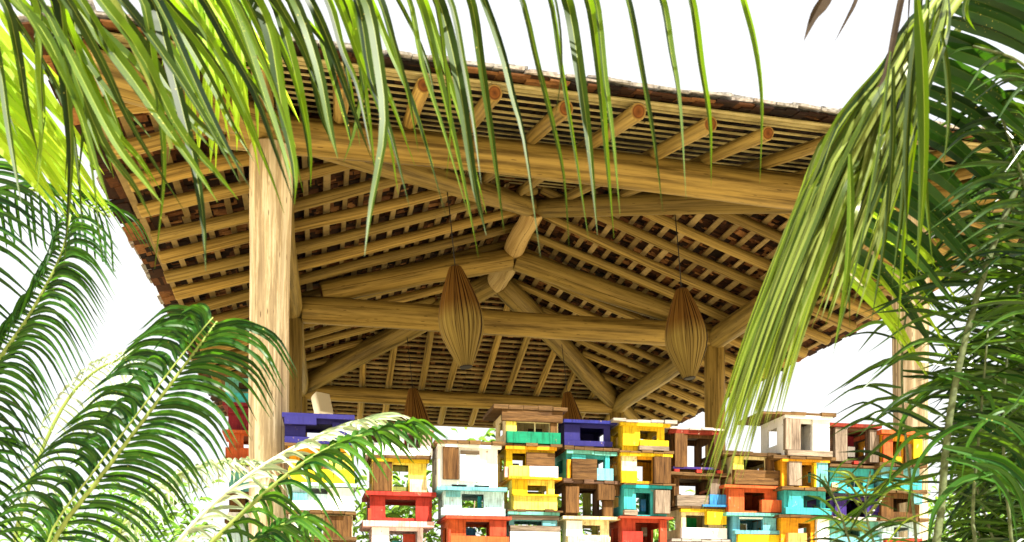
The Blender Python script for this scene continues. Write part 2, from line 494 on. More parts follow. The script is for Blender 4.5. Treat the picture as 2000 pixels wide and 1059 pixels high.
def lantern(ut, vt, ub, vb, Z, wpx, topz, label, lean=0.0, Zb=None):
    T = P(ut, vt, Z); B = P(ub, vb, Zb or Z)
    t = thing('hanging_lantern', T, label, 'lantern', 'woven lanterns hanging from the roof')
    axis = B - T; L = axis.length; ax = axis.normalized()
    sd_ = ax.cross(Vector((0, 1, 0))).normalized(); fr = sd_.cross(ax)
    R = wpx / FPX * Z / 2
    prof = [(0.0, .27), (.03, .33), (.1, .46), (.2, .63), (.3, .78), (.4, .91), (.48, .98), (.55, 1.0), (.62, .98), (.7, .9), (.78, .76), (.86, .6), (.93, .44), (.985, .32), (1.0, .3)]
    m = MB(); seg = 96; rows = []
    r3 = random.Random(int(ut))
    ridge = [r3.uniform(-1, 1) for _ in range(seg)]
    for q, pr in prof:
        row = []
        for k in range(seg):
            a = 2 * math.pi * k / seg
            rr = R * pr * (1 + 0.035 * ridge[k] * (0.4 + 0.6 * pr)) + (0.004 * math.sin(k * 2.1) if True else 0)
            row.append(ax * (q * L) + (sd_ * math.cos(a) + fr * math.sin(a)) * rr)
        rows.append(m.add(row))
    for i in range(len(prof) - 1):
        for k in range(seg):
            k2 = (k + 1) % seg
            m.face([rows[i] + k, rows[i] + k2, rows[i + 1] + k2, rows[i + 1] + k], 0,
                   [(k / seg, 1 - prof[i][0]), ((k + 1) / seg, 1 - prof[i][0]), ((k + 1) / seg, 1 - prof[i + 1][0]), (k / seg, 1 - prof[i + 1][0])], True)
    m.build('lantern_shade', M_lant, t)
    m = MB(); m.tube([ax * (L * 0.985), ax * (L * 1.012)], [R * .31, R * .27], seg=24); m.build('bottom_ring', M_dark, t)
    m = MB(); m.tube([ax * (-0.012), ax * 0.01], [R * .2, R * .28], seg=24); m.build('top_cap', M_dark, t)
    top = Vector((-ax.x * topz, -ax.y * topz * 0.3, topz))
    m = MB(); m.tube([Vector((0, 0, 0)), top * 0.5 + Vector((0.004, 0, 0)), top], [0.005] * 3, seg=6); m.build('cord', M_cord, t)
    return t
def cordlen(u, v, Z):
    p = P(u, v, Z)
    return hr + ms * min(p.x - x_l, x_r - p.x) - p.z
lantern(889, 523, 910, 716, 8.2, 86, 0.80, 'brown spindle lantern hanging in front of the left part of the tie beam')
lantern(1331, 566, 1347, 738, 8.7, 80, 0.85, 'brown spindle lantern hanging nearest the right side beam')
lantern(806, 760, 824, 920, 12.4, 56, 0.75, 'smaller far brown lantern half hidden behind the pink house roof')
lantern(1108, 768, 1128, 930, 12.9, 54, 0.85, 'small far brown lantern rising behind the navy model house roof')

# ------------------------------------------------------------------ speakers
M_white = mat_plain('white_plastic', (0.82, 0.79, 0.70), 0.45, 0.03)
M_grille = mat_plain('speaker_grille', (0.56, 0.50, 0.38), 0.6, 0.06, 220)
def speaker(u, v, Z, h, rz, label, tilt):
    t = thing('speaker', P(u, v, Z), label, 'speaker', None, rz)
    w, d = h * 0.72, h * 0.70
    T = Matrix.Rotation(tilt, 3, 'X')
    m = MB(); pr = []
    n = 10
    for k in range(n + 1):
        a = math.pi * k / n
        pr.append((-w / 2 * math.cos(a), d * (0.25 + 0.75 * math.sin(a)) ))
    pr = [(-w / 2, 0)] + pr + [(w / 2, 0)]
    lv = [(-h / 2, .9), (-h / 2 + .012, 1), (h / 2 - .012, 1), (h / 2, .9)]
    rows = [m.add([T @ Vector((x * sc, y * sc, z)) for x, y in pr]) for z, sc in lv]
    c = len(pr)
    for i in range(3):
        for k in range(c):
            m.face([rows[i] + k, rows[i] + (k + 1) % c, rows[i + 1] + (k + 1) % c, rows[i + 1] + k], 0, None, k not in (c - 1,))
    m.face([rows[0] + k for k in reversed(range(c))]); m.face([rows[3] + k for k in range(c)])
    m.build('cabinet', M_white, t)
    m = MB(); m.box(T @ Vector((0, -0.006, 0)), (w * .94, .012, h * .95), T); m.build('grille', M_grille, t)
    m = MB(); m.box(T @ Vector((0, d * .6, -h * .56)), (w * .3, d * .9, .02), T); m.box(T @ Vector((0, d * 1.1, -h * .35)), (w * .25, .02, h * .5), T)
    m.build('bracket', M_white, t)
    return t
speaker(634, 787, 12.2, 0.31, 0.60, 'white wall speaker mounted below the left end of the back beam', -0.35)
speaker(1682, 480, 8.6, 0.40, -0.5, 'white speaker half hidden by leaves beside the right front column', -0.2)

# ------------------------------------------------------------------ model houses
def mat_paint(name, col, wear=0.35):
    m, nt, b, _ = newmat('paint_' + name)
    tc = nt.nodes.new('ShaderNodeTexCoord'); rv, rnd = randvec(nt)
    ob = tc.outputs['Object']
    n1 = noise(nt, mapping(nt, ob, (9, 9, 5), rv), 1.0, 5)
    n2 = noise(nt, mapping(nt, ob, (90, 90, 7), rv), 1.0, 3)
    n3 = noise(nt, mapping(nt, ob, (22, 22, 14), rv), 1.0, 6, 0.75)
    c = ramp(nt, n1, [(0.3, tuple(x * 0.80 for x in col)), (0.65, col)])
    c = mixc(nt, 0.7 if max(col) - min(col) > 0.12 else 0.2, c, ramp(nt, n2, [(0.36, (0.45, 0.42, 0.4)), (0.5, (1, 1, 1))]), 'MULTIPLY')
    grime = ramp(nt, noise(nt, mapping(nt, ob, (6, 6, 16), rv), 1.0, 6, 0.7), [(0.35, (0.5, 0.46, 0.42)), (0.55, (1, 1, 1))])
    c = mixc(nt, 0.5 if max(col) - min(col) > 0.12 else 0.15, c, grime, 'MULTIPLY')
    worn = ramp(nt, n3, [(0.63, (0, 0, 0)), (0.66, (1, 1, 1))])
    c = mixc(nt, worn, c, (0.24, 0.17, 0.11))
    nt.links.new(c, b.inputs['Base Color']); b.inputs['Roughness'].default_value = 0.6
    bump(nt, b, n2, 0.4, 0.004)
    return m
def mat_board(name, light, dark, horiz):
    m, nt, b, _ = newmat(name)
    tc = nt.nodes.new('ShaderNodeTexCoord'); rv, rnd = randvec(nt)
    sc = (5, 60, 60) if horiz else (60, 60, 5)
    sc2 = (9, 160, 160) if horiz else (160, 160, 9)
    n1 = noise(nt, mapping(nt, tc.outputs['Object'], sc, rv), 1.0, 5)
    n2 = noise(nt, mapping(nt, tc.outputs['Object'], sc2, rv), 1.0, 4, 0.7)
    c = ramp(nt, n1, [(0.3, dark), (0.66, light)])
    c = mixc(nt, 0.8, c, ramp(nt, n2, [(0.3, (0.30, 0.25, 0.20)), (0.52, (1, 1, 1))]), 'MULTIPLY')
    tint = ramp(nt, rnd, [(0.0, (0.7, 0.66, 0.62)), (1.0, (1.1, 1.05, 1.0))])
    c = mixc(nt, 1.0, c, tint, 'MULTIPLY')
    nt.links.new(c, b.inputs['Base Color']); b.inputs['Roughness'].default_value = 0.8
    bump(nt, b, n2, 0.6, 0.006)
    return m
PT = {}
for k, c in dict(navy=(0.0219, 0.0192, 0.124), blue=(0.018, 0.0205, 0.1612), purple=(0.0407, 0.0209, 0.1488), yellow=(0.68, 0.4549, 0.0112), gold=(0.663, 0.3058, 0.0113),
                 lemon=(0.738, 0.6273, 0.0957), cream=(0.76, 0.6432, 0.3396), white=(0.8, 0.7875, 0.7503), pink=(0.663, 0.3803, 0.3426), blush=(0.76, 0.5976, 0.575),
                 red=(0.372, 0.0323, 0.0209), coral=(0.4216, 0.0585, 0.0246), orange=(0.4836, 0.0938, 0.0238), maroon=(0.186, 0.0127, 0.0198), teal=(0.0174, 0.2946, 0.31),
                 turq=(0.0493, 0.3844, 0.3844), mint=(0.1287, 0.3968, 0.3209), cyan=(0.1484, 0.4128, 0.4588), ice=(0.5025, 0.6976, 0.72), sky=(0.0378, 0.2008, 0.4464),
                 green=(0.0063, 0.186, 0.0914), leaf=(0.006, 0.2232, 0.0395), olive=(0.183, 0.1984, 0.0464), lblue=(0.1029, 0.3234, 0.4216), peach=(0.624, 0.2878, 0.0795), ink=(0.0124, 0.0094, 0.0124),
                 rust=(0.1984, 0.0245, 0.0103)).items():
    PT[k] = mat_paint(k, c)
PT['wv'] = mat_board('brown_board_upright', (0.155, 0.080, 0.026), (0.042, 0.019, 0.006), False)
PT['wh'] = mat_board('brown_board_level', (0.17, 0.092, 0.031), (0.048, 0.023, 0.008), True)
PT['gv'] = mat_board('grey_board_upright', (0.30, 0.245, 0.185), (0.11, 0.083, 0.06), False)
PT['gh'] = mat_board('grey_board_level', (0.32, 0.265, 0.20), (0.11, 0.085, 0.062), True)
PT['rs'] = mat_board('roof_board', (0.16, 0.095, 0.036), (0.048, 0.026, 0.009), True)
PT['rg'] = mat_board('grey_roof_board', (0.50, 0.48, 0.44), (0.25, 0.23, 0.2), True)
PT['dk'] = mat_board('dark_board', (0.13, 0.075, 0.045), (0.05, 0.028, 0.018), True)

hr_ = random.Random(11)
def wall_holes(m, w, h, th, holes, xf):
    """wall with rectangular holes; local (x across, z up), front at y=0, back at y=th; xf maps to house space"""
    xs = sorted(set([0, w] + [min(max(q, 0), w) for o in holes for q in (o[0], o[2])]))
    zs = sorted(set([0, h] + [min(max(q, 0), h) for o in holes for q in (o[1], o[3])]))
    nx, nz = len(xs) - 1, len(zs) - 1
    def solid(i, j):
        if i < 0 or j < 0 or i >= nx or j >= nz: return False
        cx, cz = (xs[i] + xs[i + 1]) / 2, (zs[j] + zs[j + 1]) / 2
        return not any(o[0] < cx < o[2] and o[1] < cz < o[3] for o in holes)
    def quad(pts): 
        b = m.add([xf(*p) for p in pts]); m.face([b, b + 1, b + 2, b + 3])
    for i in range(nx):
        for j in range(nz):
            if not solid(i, j): continue
            a, b_, c, d = xs[i], xs[i + 1], zs[j], zs[j + 1]
            quad([(a, 0, c), (b_, 0, c), (b_, 0, d), (a, 0, d)])
            quad([(a, th, c), (a, th, d), (b_, th, d), (b_, th, c)])
            if not solid(i - 1, j): quad([(a, 0, c), (a, 0, d), (a, th, d), (a, th, c)])
            if not solid(i + 1, j): quad([(b_, 0, c), (b_, th, c), (b_, th, d), (b_, 0, d)])
            if not solid(i, j - 1): quad([(a, 0, c), (a, th, c), (b_, th, c), (b_, 0, c)])
            if not solid(i, j + 1): quad([(a, 0, d), (b_, 0, d), (b_, th, d), (a, th, d)])
GRP = 'painted model houses stacked in a wall'
def H(Y, body, paint, roof, label, holes=(), panels=(), back=True, side='hole', inner=None, dpt=0.36, sidemat=None, gable=False):
    xa, xb, yt, yb = body
    um, vm = (xa + xb) / 2, (yt + yb) / 2
    def X(u): return onY(u, vm, Y).x
    def Zz(v): return onY(um, v, Y).z
    X0, X1, Z1, Z0 = X(xa), X(xb), Zz(roof[3]), Zz(yb)
    w, h = X1 - X0, Z1 - Z0
    base = Vector((X0 + w / 2, Y + dpt / 2, Z0))
    t = thing('model_house', base, label, 'model house', GRP, math.radians(hr_.uniform(-1.3, 1.3)))
    lx = lambda u: X(u) - base.x
    lz = lambda v: Zz(v) - base.z
    th = 0.016
    yf_, yb_ = -dpt / 2, dpt / 2
    # ---- walls
    m = MB()
    hl = [(X(a) - X0, Zz(d) - Z0, X(c) - X0, Zz(b) - Z0) for a, b, c, d in holes]
    wall_holes(m, w, h, th, hl, lambda x, y, z: (x - w / 2, yf_ + y, z))
    bh = []
    if back and hl:
        for o in hl[:2]: bh.append((max(0.02, o[0] - 0.07), max(0.015, o[1] - 0.03), min(w - 0.02, o[2] + 0.05), min(h - 0.02, o[3] + 0.01)))
    wall_holes(m, w, h, th, bh[:1] if bh else [], lambda x, y, z: (x - w / 2, yb_ - th + y, z))
    sl = dpt - 2 * th
    sh = [(sl * .25, h * .34, sl * .72, h * .78)] if side == 'hole' else []
    wall_holes(m, sl, h, th, sh, lambda x, y, z: (-w / 2 + y, yf_ + th + x, z))
    wall_holes(m, sl, h, th, sh, lambda x, y, z: (w / 2 - th + y, yf_ + th + x, z))
    m.build('walls', PT[paint], t)
    m = MB(); m.box((0, 0, 0.006), (w - 2 * th - .002, sl - .002, 0.012)); m.build('floor', PT['dk'], t)
    # ---- roof
    rx0, rx1, ry0, ry1, rm = roof
    ra, rb = lx(rx0), lx(rx1)
    z1 = h + 0.0005; z2 = max(z1 + 0.012, Zz(ry0) - base.z)
    nb = hr_.choice((4, 5, 6)) if rm in ('rs', 'rg', 'wh', 'dk', 'gh') else 2
    m = MB(); a = ra
    for k in range(nb):
        bw = (rb - ra) / nb
        j = 0.012 if nb > 2 else 0.002
        z_t = z2 + hr_.uniform(-j, j) * .5
        f0 = yf_ - 0.045 + hr_.uniform(-j, j); f1 = yb_ + 0.03
        m.box((a + bw / 2, (f0 + f1) / 2, (z1 + z_t) / 2), (bw - (0.003 if nb > 2 else .0005), f1 - f0, z_t - z1),
              Matrix.Rotation(hr_.uniform(-j, j) * .9, 3, 'X') @ Matrix.Rotation(hr_.uniform(-j, j), 3, 'Y'))
        a += bw
    m.build('roof', PT[rm], t)
    # ---- boards, parapets and trim nailed to the front
    for i, pnl in enumerate(panels):
        a_, b_, c_, d_, pm = pnl[:5]
        pr = pnl[5] if len(pnl) > 5 else 0.022
        tk = pr + 0.0023 * i if pr > 0 else 0.012
        A, C, T_, B_ = lx(a_), lx(c_), lz(b_), lz(d_)
        m = MB()
        cy = yf_ - tk / 2 - 0.0008 if pr > 0 else yf_ - pr
        horiz = (C - A) > (T_ - B_)
        m.box(((A + C) / 2, cy, (T_ + B_) / 2), (C - A, tk, T_ - B_), Matrix.Rotation(hr_.uniform(-.006, .006), 3, 'Y'))
        nm = 'parapet' if horiz and (d_ > yb - 6) else 'trim' if (b_ < yt + 8 and horiz) else 'board'
        if pr < 0: nm = 'inner_panel'  # set behind openings; white ones paint the daylight showing through
        m.build(nm, PT[pm], t)
    return t

def HS(Y, rows):
    for r in rows: H(Y, *r[:4], **r[4])
# stack behind the left pillar
HS(7.45, [
 ((440, 552, 741, 789), 'mint', (428, 556, 733, 741, 'rs'), 'mint green model house topmost behind the left pillar, under the roof edge', dict(holes=[(466, 748, 486, 768)], panels=[(440, 741, 552, 745, 'mint'), (438, 771, 554, 789, 'turq')])),
 ((446, 548, 797, 843), 'maroon', (436, 552, 790, 797, 'maroon'), 'dark red model house between mint and orange houses behind the left pillar', dict(holes=[(484, 805, 505, 824)], panels=[(447, 798, 530, 810, 'maroon')])),
 ((446, 548, 850, 901), 'orange', (434, 552, 843, 849, 'orange'), 'orange model house under the dark red one, half hidden by the left pillar', dict(holes=[(475, 853, 500, 877)], panels=[(440, 877, 552, 902, 'orange', .03)])),
 ((448, 548, 913, 962), 'mint', (440, 552, 903, 912, 'rs'), 'pale mint model house under the orange one behind the left pillar', dict(holes=[(490, 922, 515, 940)], panels=[(448, 913, 552, 921, 'white')])),
 ((448, 548, 970, 1016), 'wv', (440, 552, 962, 970, 'rs'), 'brown board model house low beside the left pillar, behind palm leaves', dict(holes=[(480, 975, 510, 1000)], panels=[(446, 1002, 550, 1016, 'white')])),
 ((448, 548, 1023, 1075), 'ice', (440, 552, 1016, 1023, 'rs'), 'pale blue model house lowest beside the left pillar, behind palm leaves', dict(holes=[(490, 1030, 515, 1050)])),
])
HS(6.12, [
 ((558, 688, 820, 868), 'navy', (552, 693, 811, 820, 'navy'), 'violet navy model house with overhanging plank, beside the left pillar', dict(holes=[(598, 828, 650, 854)], panels=[(557, 817, 619, 833, 'navy', .05), (557, 834, 597, 868, 'navy', .012), (650, 825, 689, 853, 'navy', .012), (557, 856, 690, 868, 'navy', .02), (608, 843, 650, 853, 'white', -.2)])),
 ((564, 690, 880, 944), 'gold', (555, 696, 869, 875, 'rs'), 'golden yellow model house under the violet navy one, behind palm leaves', dict(holes=[(585, 888, 640, 906)], panels=[(562, 875, 694, 882, 'gold', .03), (616, 884, 640, 930, 'wv'), (642, 884, 690, 920, 'lemon', .012), (563, 918, 691, 944, 'yellow', .03)])),
 ((564, 690, 953, 998), 'ice', (558, 696, 945, 951, 'ice'), 'white and pale cyan model house behind palm leaves right of the left pillar', dict(holes=[(608, 954, 640, 965)], panels=[(564, 964, 600, 980, 'cyan'), (562, 980, 693, 998, 'white', .03), (640, 953, 690, 980, 'white', .012)])),
 ((566, 690, 1006, 1050), 'cream', (560, 697, 999, 1005, 'rs'), 'cream model house with brown board on its right, right of the left pillar', dict(holes=[(590, 1012, 632, 1046)], panels=[(635, 1008, 688, 1057, 'wv', .035), (565, 1006, 590, 1048, 'white', .014), (604, 1022, 614, 1040, 'red', -.2), (618, 1022, 628, 1046, 'mint', -.22)])),
 ((566, 690, 1056, 1082), 'wh', (560, 697, 1050, 1056, 'rs'), 'brown board model house at the bottom edge, right of the left pillar', dict(holes=[(600, 1060, 640, 1078)])),
])
HS(6.16, [
 ((716, 842, 843, 891), 'blush', (707, 848, 833, 842, 'pink'), 'pale pink model house with red interior, topmost of the stack behind the small palm tip', dict(holes=[(724, 850, 745, 868), (790, 846, 822, 876)], panels=[(790, 846, 800, 876, 'maroon', -.1), (714, 876, 844, 891, 'white', .03), (746, 843, 788, 876, 'white', .012)])),
 ((727, 832, 905, 961), 'lemon', (720, 840, 892, 898, 'rs'), 'lemon yellow model house with brown board, under the pale pink one', dict(holes=[(766, 908, 797, 960)], panels=[(725, 897, 836, 904, 'yellow', .03), (728, 905, 764, 961, 'wv', .03), (765, 950, 797, 961, 'olive', -.03), (765, 909, 797, 919, 'olive', -.05), (799, 936, 832, 961, 'cream', .012)])),
 ((722, 843, 971, 1017), 'red', (712, 850, 962, 970, 'red'), 'bright red model house with one wide window', dict(holes=[(752, 976, 811, 1012)], panels=[(722, 971, 751, 1017, 'red', .014), (811, 971, 840, 1017, 'red', .014), (718, 995, 724, 1017, 'coral', .01)])),
 ((726, 826, 1031, 1082), 'blush', (708, 846, 1019, 1030, 'pink'), 'pale pink model house under the bright red one', dict(holes=[(760, 1037, 815, 1080)], panels=[(726, 1031, 759, 1080, 'white', .014), (770, 1052, 790, 1075, 'turq', -.2), (790, 1040, 815, 1080, 'coral', -.12)])),
])
HS(6.05, [
 ((856, 972, 876, 952), 'white', (848, 981, 864, 870, 'rs'), 'tall white model house with brown board and two slots at its foot', dict(holes=[(883, 947, 912, 953), (927, 947, 956, 953)], panels=[(854, 870, 978, 876, 'white', .035), (865, 873, 895, 938, 'wv', .03), (900, 881, 936, 888, 'gh', .008), (898, 889, 935, 940, 'white', .012)], back=False)),
 ((868, 985, 961, 1008), 'ice', (854, 989, 953, 960, 'cyan'), 'pale turquoise model house under the tall white one', dict(holes=[(903, 965, 946, 993)], panels=[(872, 961, 900, 972, 'cyan', .012), (862, 994, 986, 1008, 'ice', .03), (938, 966, 946, 993, 'teal', -.1)])),
 ((875, 986, 1016, 1080), 'orange', (868, 996, 1009, 1015, 'coral'), 'burnt orange model house under the pale turquoise one', dict(holes=[(909, 1019, 955, 1047)], panels=[(874, 1036, 878, 1080, 'coral', .03), (877, 1048, 991, 1080, 'orange', .035), (918, 1025, 941, 1045, 'sky', -.25), (955, 1016, 987, 1047, 'coral', .014)])),
])
HS(6.10, [
 ((987, 1090, 826, 868), 'cream', (962, 1106, 795, 803, 'rs'), 'model house with brown timber eaves and green parapet, topmost of its stack', dict(holes=[(1008, 826, 1044, 845), (1046, 826, 1073, 845)], panels=[(979, 803, 1097, 825, 'wh', .03), (988, 826, 1008, 845, 'lemon', .014), (1074, 826, 1087, 845, 'wv', .014), (988, 846, 1092, 868, 'green', .035), (1044, 826, 1072, 845, 'dk', -.2)])),
 ((990, 1084, 881, 934), 'yellow', (978, 1096, 869, 874, 'rs'), 'yellow model house with level brown board, under the green parapet house', dict(holes=[(1002, 886, 1028, 911)], panels=[(987, 874, 1086, 880, 'gold', .035), (1028, 885, 1083, 911, 'wh', .022), (994, 912, 1032, 934, 'lemon', .03), (1033, 912, 1088, 934, 'blush', .034), (1003, 895, 1028, 911, 'white', -.25), (986, 914, 993, 934, 'pink', .01)])),
 ((1000, 1080, 939, 997), 'lemon', (992, 1095, 933, 938, 'gold'), 'yellow model house with grooved pale yellow parapet', dict(holes=[(1029, 948, 1068, 966)], panels=[(1000, 938, 1030, 966, 'yellow', .014), (1070, 938, 1082, 966, 'lemon', .014), (1000, 967, 1088, 970, 'yellow', .05), (1002, 970, 1086, 997, 'lemon', .03), (1040, 955, 1068, 966, 'olive', -.15)])),
 ((994, 1088, 1002, 1080), 'cyan', (988, 1096, 997, 1001, 'rs'), 'model house of pale level boards over a white base, at the bottom of its stack', dict(holes=[(1004, 1018, 1058, 1027)], panels=[(990, 1001, 1090, 1007, 'mint', .04), (995, 1008, 1090, 1016, 'gh', .025), (1058, 1017, 1084, 1027, 'cyan', .014), (994, 1028, 1091, 1038, 'gh', .035), (994, 1039, 1091, 1080, 'white', .03)])),
])
HS(6.14, [
 ((1102, 1192, 830, 873), 'navy', (1097, 1203, 823, 829, 'blue'), 'blue violet model house with a wide dark window, right of the green parapet house', dict(holes=[(1134, 836, 1180, 862)], panels=[(1102, 831, 1132, 862, 'navy', .014), (1101, 863, 1194, 873, 'navy', .03), (1139, 852, 1144, 862, 'white', -.28), (1172, 850, 1178, 862, 'white', -.25)], back=False)),
 ((1106, 1190, 891, 940), 'turq', (1099, 1211, 875, 882, 'rs'), 'turquoise model house mostly covered by a brown board', dict(holes=[(1163, 897, 1180, 916)], panels=[(1104, 882, 1157, 889, 'mint', .04), (1158, 883, 1203, 890, 'mint', .034), (1114, 899, 1162, 939, 'wh', .045), (1106, 900, 1113, 940, 'gold', .02), (1114, 890, 1142, 899, 'turq', .02), (1162, 916, 1194, 939, 'cyan', .035), (1180, 890, 1188, 916, 'turq', .014)])),
 ((1103, 1192, 946, 1010), 'wv', (1096, 1214, 939, 946, 'dk'), 'bare brown timber model house with foliage seen through its window', dict(holes=[(1128, 954, 1176, 1010)], panels=[(1102, 952, 1128, 1003, 'wv', .03), (1163, 946, 1196, 977, 'wv', .045), (1176, 978, 1195, 1010, 'wv', .02), (1196, 944, 1206, 968, 'wv', .03), (1154, 956, 1170, 1010, 'olive', -.2)])),
 ((1106, 1190, 1018, 1080), 'cream', (1097, 1208, 1010, 1016, 'cream'), 'cream model house under the bare brown timber one', dict(holes=[(1137, 1026, 1173, 1045)], panels=[(1106, 1018, 1137, 1048, 'white', .014), (1108, 1049, 1190, 1080, 'cream', .03), (1162, 1026, 1173, 1045, 'olive', -.08)])),
])
HS(6.08, [
 ((1216, 1298, 833, 884), 'yellow', (1194, 1318, 822, 828, 'rg'), 'bright yellow model house with grey shingle roof, topmost of its stack', dict(holes=[(1250, 841, 1284, 860)], panels=[(1210, 828, 1306, 834, 'yellow', .035), (1216, 834, 1249, 872, 'yellow', .014), (1248, 861, 1303, 872, 'yellow', .03), (1246, 873, 1303, 881, 'gh', .034)])),
 ((1214, 1308, 893, 945), 'gold', (1208, 1314, 883, 887, 'rs'), 'amber yellow model house with a brown board on the right, under the bright yellow one', dict(holes=[(1243, 898, 1275, 940)], panels=[(1211, 887, 1311, 893, 'yellow', .035), (1214, 893, 1243, 922, 'cream', .016), (1213, 922, 1243, 945, 'yellow', .024), (1275, 893, 1307, 945, 'wv', .035), (1244, 910, 1264, 938, 'white', -.25)])),  # cream board at upper left paints in a dappled sun patch
 ((1216, 1302, 956, 1008), 'turq', (1212, 1314, 946, 949, 'rs'), 'teal model house with a grey board on its right side', dict(holes=[(1240, 963, 1270, 1006)], panels=[(1213, 949, 1308, 955, 'teal', .035), (1216, 956, 1239, 996, 'turq', .014), (1215, 998, 1241, 1008, 'gh', .03), (1275, 958, 1304, 1003, 'gv', .035), (1240, 973, 1258, 990, 'white', -.25), (1260, 972, 1270, 996, 'sky', -.1), (1242, 996, 1270, 1007, 'teal', -.12)])),
 ((1216, 1300, 1015, 1080), 'coral', (1208, 1311, 1010, 1014, 'coral'), 'coral red model house at the bottom under the teal one', dict(holes=[(1242, 1021, 1288, 1080)], panels=[(1214, 1039, 1253, 1080, 'red', .035), (1288, 1015, 1301, 1080, 'coral', .014), (1276, 1024, 1287, 1042, 'gh', -.25)], back=False)),
])
HS(6.20, [
 ((1312, 1398, 851, 925), 'wv', (1296, 1412, 838, 842, 'rg'), 'dark brown model house with red trim, beside the tip of the drooping frond', dict(holes=[(1340, 856, 1392, 914)], panels=[(1305, 842, 1400, 850, 'rust', .035), (1315, 850, 1333, 915, 'wv', .04), (1334, 849, 1340, 914, 'wv', .026), (1390, 850, 1403, 917, 'wv', .04), (1312, 914, 1400, 918, 'purple', .03), (1314, 919, 1324, 925, 'red', .03), (1357, 919, 1367, 925, 'red', .03), (1396, 919, 1407, 925, 'red', .03), (1340, 872, 1354, 914, 'white', -.25), (1354, 880, 1363, 914, 'gh', -.22)])),
 ((1314, 1408, 932, 990), 'wv', (1305, 1424, 925, 931, 'rs'), 'brown model house with grey parapet and blue block', dict(holes=[(1325, 936, 1384, 968)], panels=[(1315, 936, 1325, 970, 'wv', .016), (1385, 935, 1404, 968, 'gv', .02), (1319, 969, 1381, 990, 'gh', .035), (1381, 967, 1413, 988, 'sky', .045), (1326, 945, 1352, 959, 'white', -.26), (1326, 959, 1350, 968, 'dk', -.2), (1366, 987, 1418, 991, 'sky', .05)])),
 ((1328, 1412, 1002, 1053), 'cream', (1318, 1422, 991, 995, 'rs'), 'cream and yellow model house with white parapet', dict(holes=[(1337, 1007, 1384, 1032)], panels=[(1325, 995, 1415, 1001, 'yellow', .035), (1328, 1002, 1337, 1033, 'cream', .014), (1375, 1000, 1413, 1025, 'yellow', .045), (1327, 1032, 1415, 1053, 'white', .03), (1340, 1015, 1348, 1032, 'yellow', -.2), (1354, 1008, 1376, 1032, 'leaf', -.15)])),
 ((1318, 1412, 1059, 1082), 'gv', (1308, 1422, 1054, 1059, 'rg'), 'grey board model house at the bottom edge under the white parapet', dict(holes=[(1340, 1062, 1380, 1080)])),
])
HS(6.13, [
 ((1431, 1512, 893, 948), 'cream', (1406, 1524, 885, 892, 'rs'), 'pale model house with wide brown board parapet, above the orange one', dict(holes=[(1450, 898, 1494, 919)], panels=[(1430, 893, 1450, 920, 'lemon', .014), (1494, 895, 1510, 920, 'wv', .014), (1429, 920, 1518, 948, 'wh', .04)], back=False)),
 ((1420, 1517, 956, 1003), 'orange', (1409, 1534, 950, 955, 'orange'), 'bright orange model house with dark doorway', dict(holes=[(1452, 962, 1493, 998)], panels=[(1420, 956, 1451, 1003, 'orange', .014), (1482, 977, 1526, 1001, 'orange', .04)], back=False)),
 ((1432, 1514, 1011, 1080), 'lblue', (1415, 1520, 1003, 1009, 'mint'), 'light blue model house with yellow plank, at the bottom under the orange one', dict(holes=[(1446, 1015, 1489, 1037)], panels=[(1444, 1011, 1492, 1014, 'white', .012), (1489, 1011, 1514, 1037, 'cyan', .014), (1432, 1037, 1520, 1044, 'cyan', .035), (1439, 1045, 1524, 1080, 'yellow', .03), (1448, 1020, 1456, 1037, 'teal', -.12), (1460, 1018, 1486, 1037, 'cream', -.24)])),
])
HS(6.06, [
 ((1531, 1618, 820, 893), 'white', (1482, 1628, 808, 814, 'rs'), 'white two window model house with grey board, topmost of the right hand stacks', dict(holes=[(1561, 828, 1586, 880)], panels=[(1530, 814, 1622, 820, 'white', .035), (1531, 821, 1560, 881, 'gv', .035), (1586, 820, 1618, 881, 'white', .014), (1534, 882, 1620, 893, 'gh', .04), (1561, 840, 1570, 880, 'leaf', -.1), (1578, 845, 1586, 868, 'maroon', -.2)])),
 ((1527, 1613, 904, 952), 'gold', (1506, 1628, 894, 899, 'rs'), 'model house of yellow, grey board and cyan, under the white two window one', dict(holes=[(1562, 908, 1586, 950)], panels=[(1524, 899, 1616, 904, 'gold', .035), (1537, 904, 1561, 950, 'gv', .035), (1586, 905, 1590, 952, 'yellow', .03), (1591, 903, 1613, 952, 'cyan', .02), (1598, 925, 1610, 951, 'mint', .03), (1576, 920, 1586, 948, 'maroon', -.2)])),
 ((1530, 1612, 961, 1006), 'turq', (1518, 1634, 953, 959, 'rs'), 'turquoise model house right of the bright orange one', dict(holes=[(1566, 968, 1602, 993)], panels=[(1536, 960, 1566, 992, 'turq', .014), (1528, 993, 1618, 1006, 'turq', .035), (1578, 970, 1594, 990, 'gh', -.2)])),
 ((1527, 1592, 1013, 1080), 'gold', (1516, 1620, 1007, 1012, 'rs'), 'amber model house with peach block, at the bottom under the turquoise one', dict(holes=[(1560, 1022, 1584, 1070)], panels=[(1536, 1042, 1572, 1080, 'peach', .035), (1593, 1014, 1615, 1080, 'white', .03), (1562, 1024, 1573, 1070, 'white', -.22)])),
])
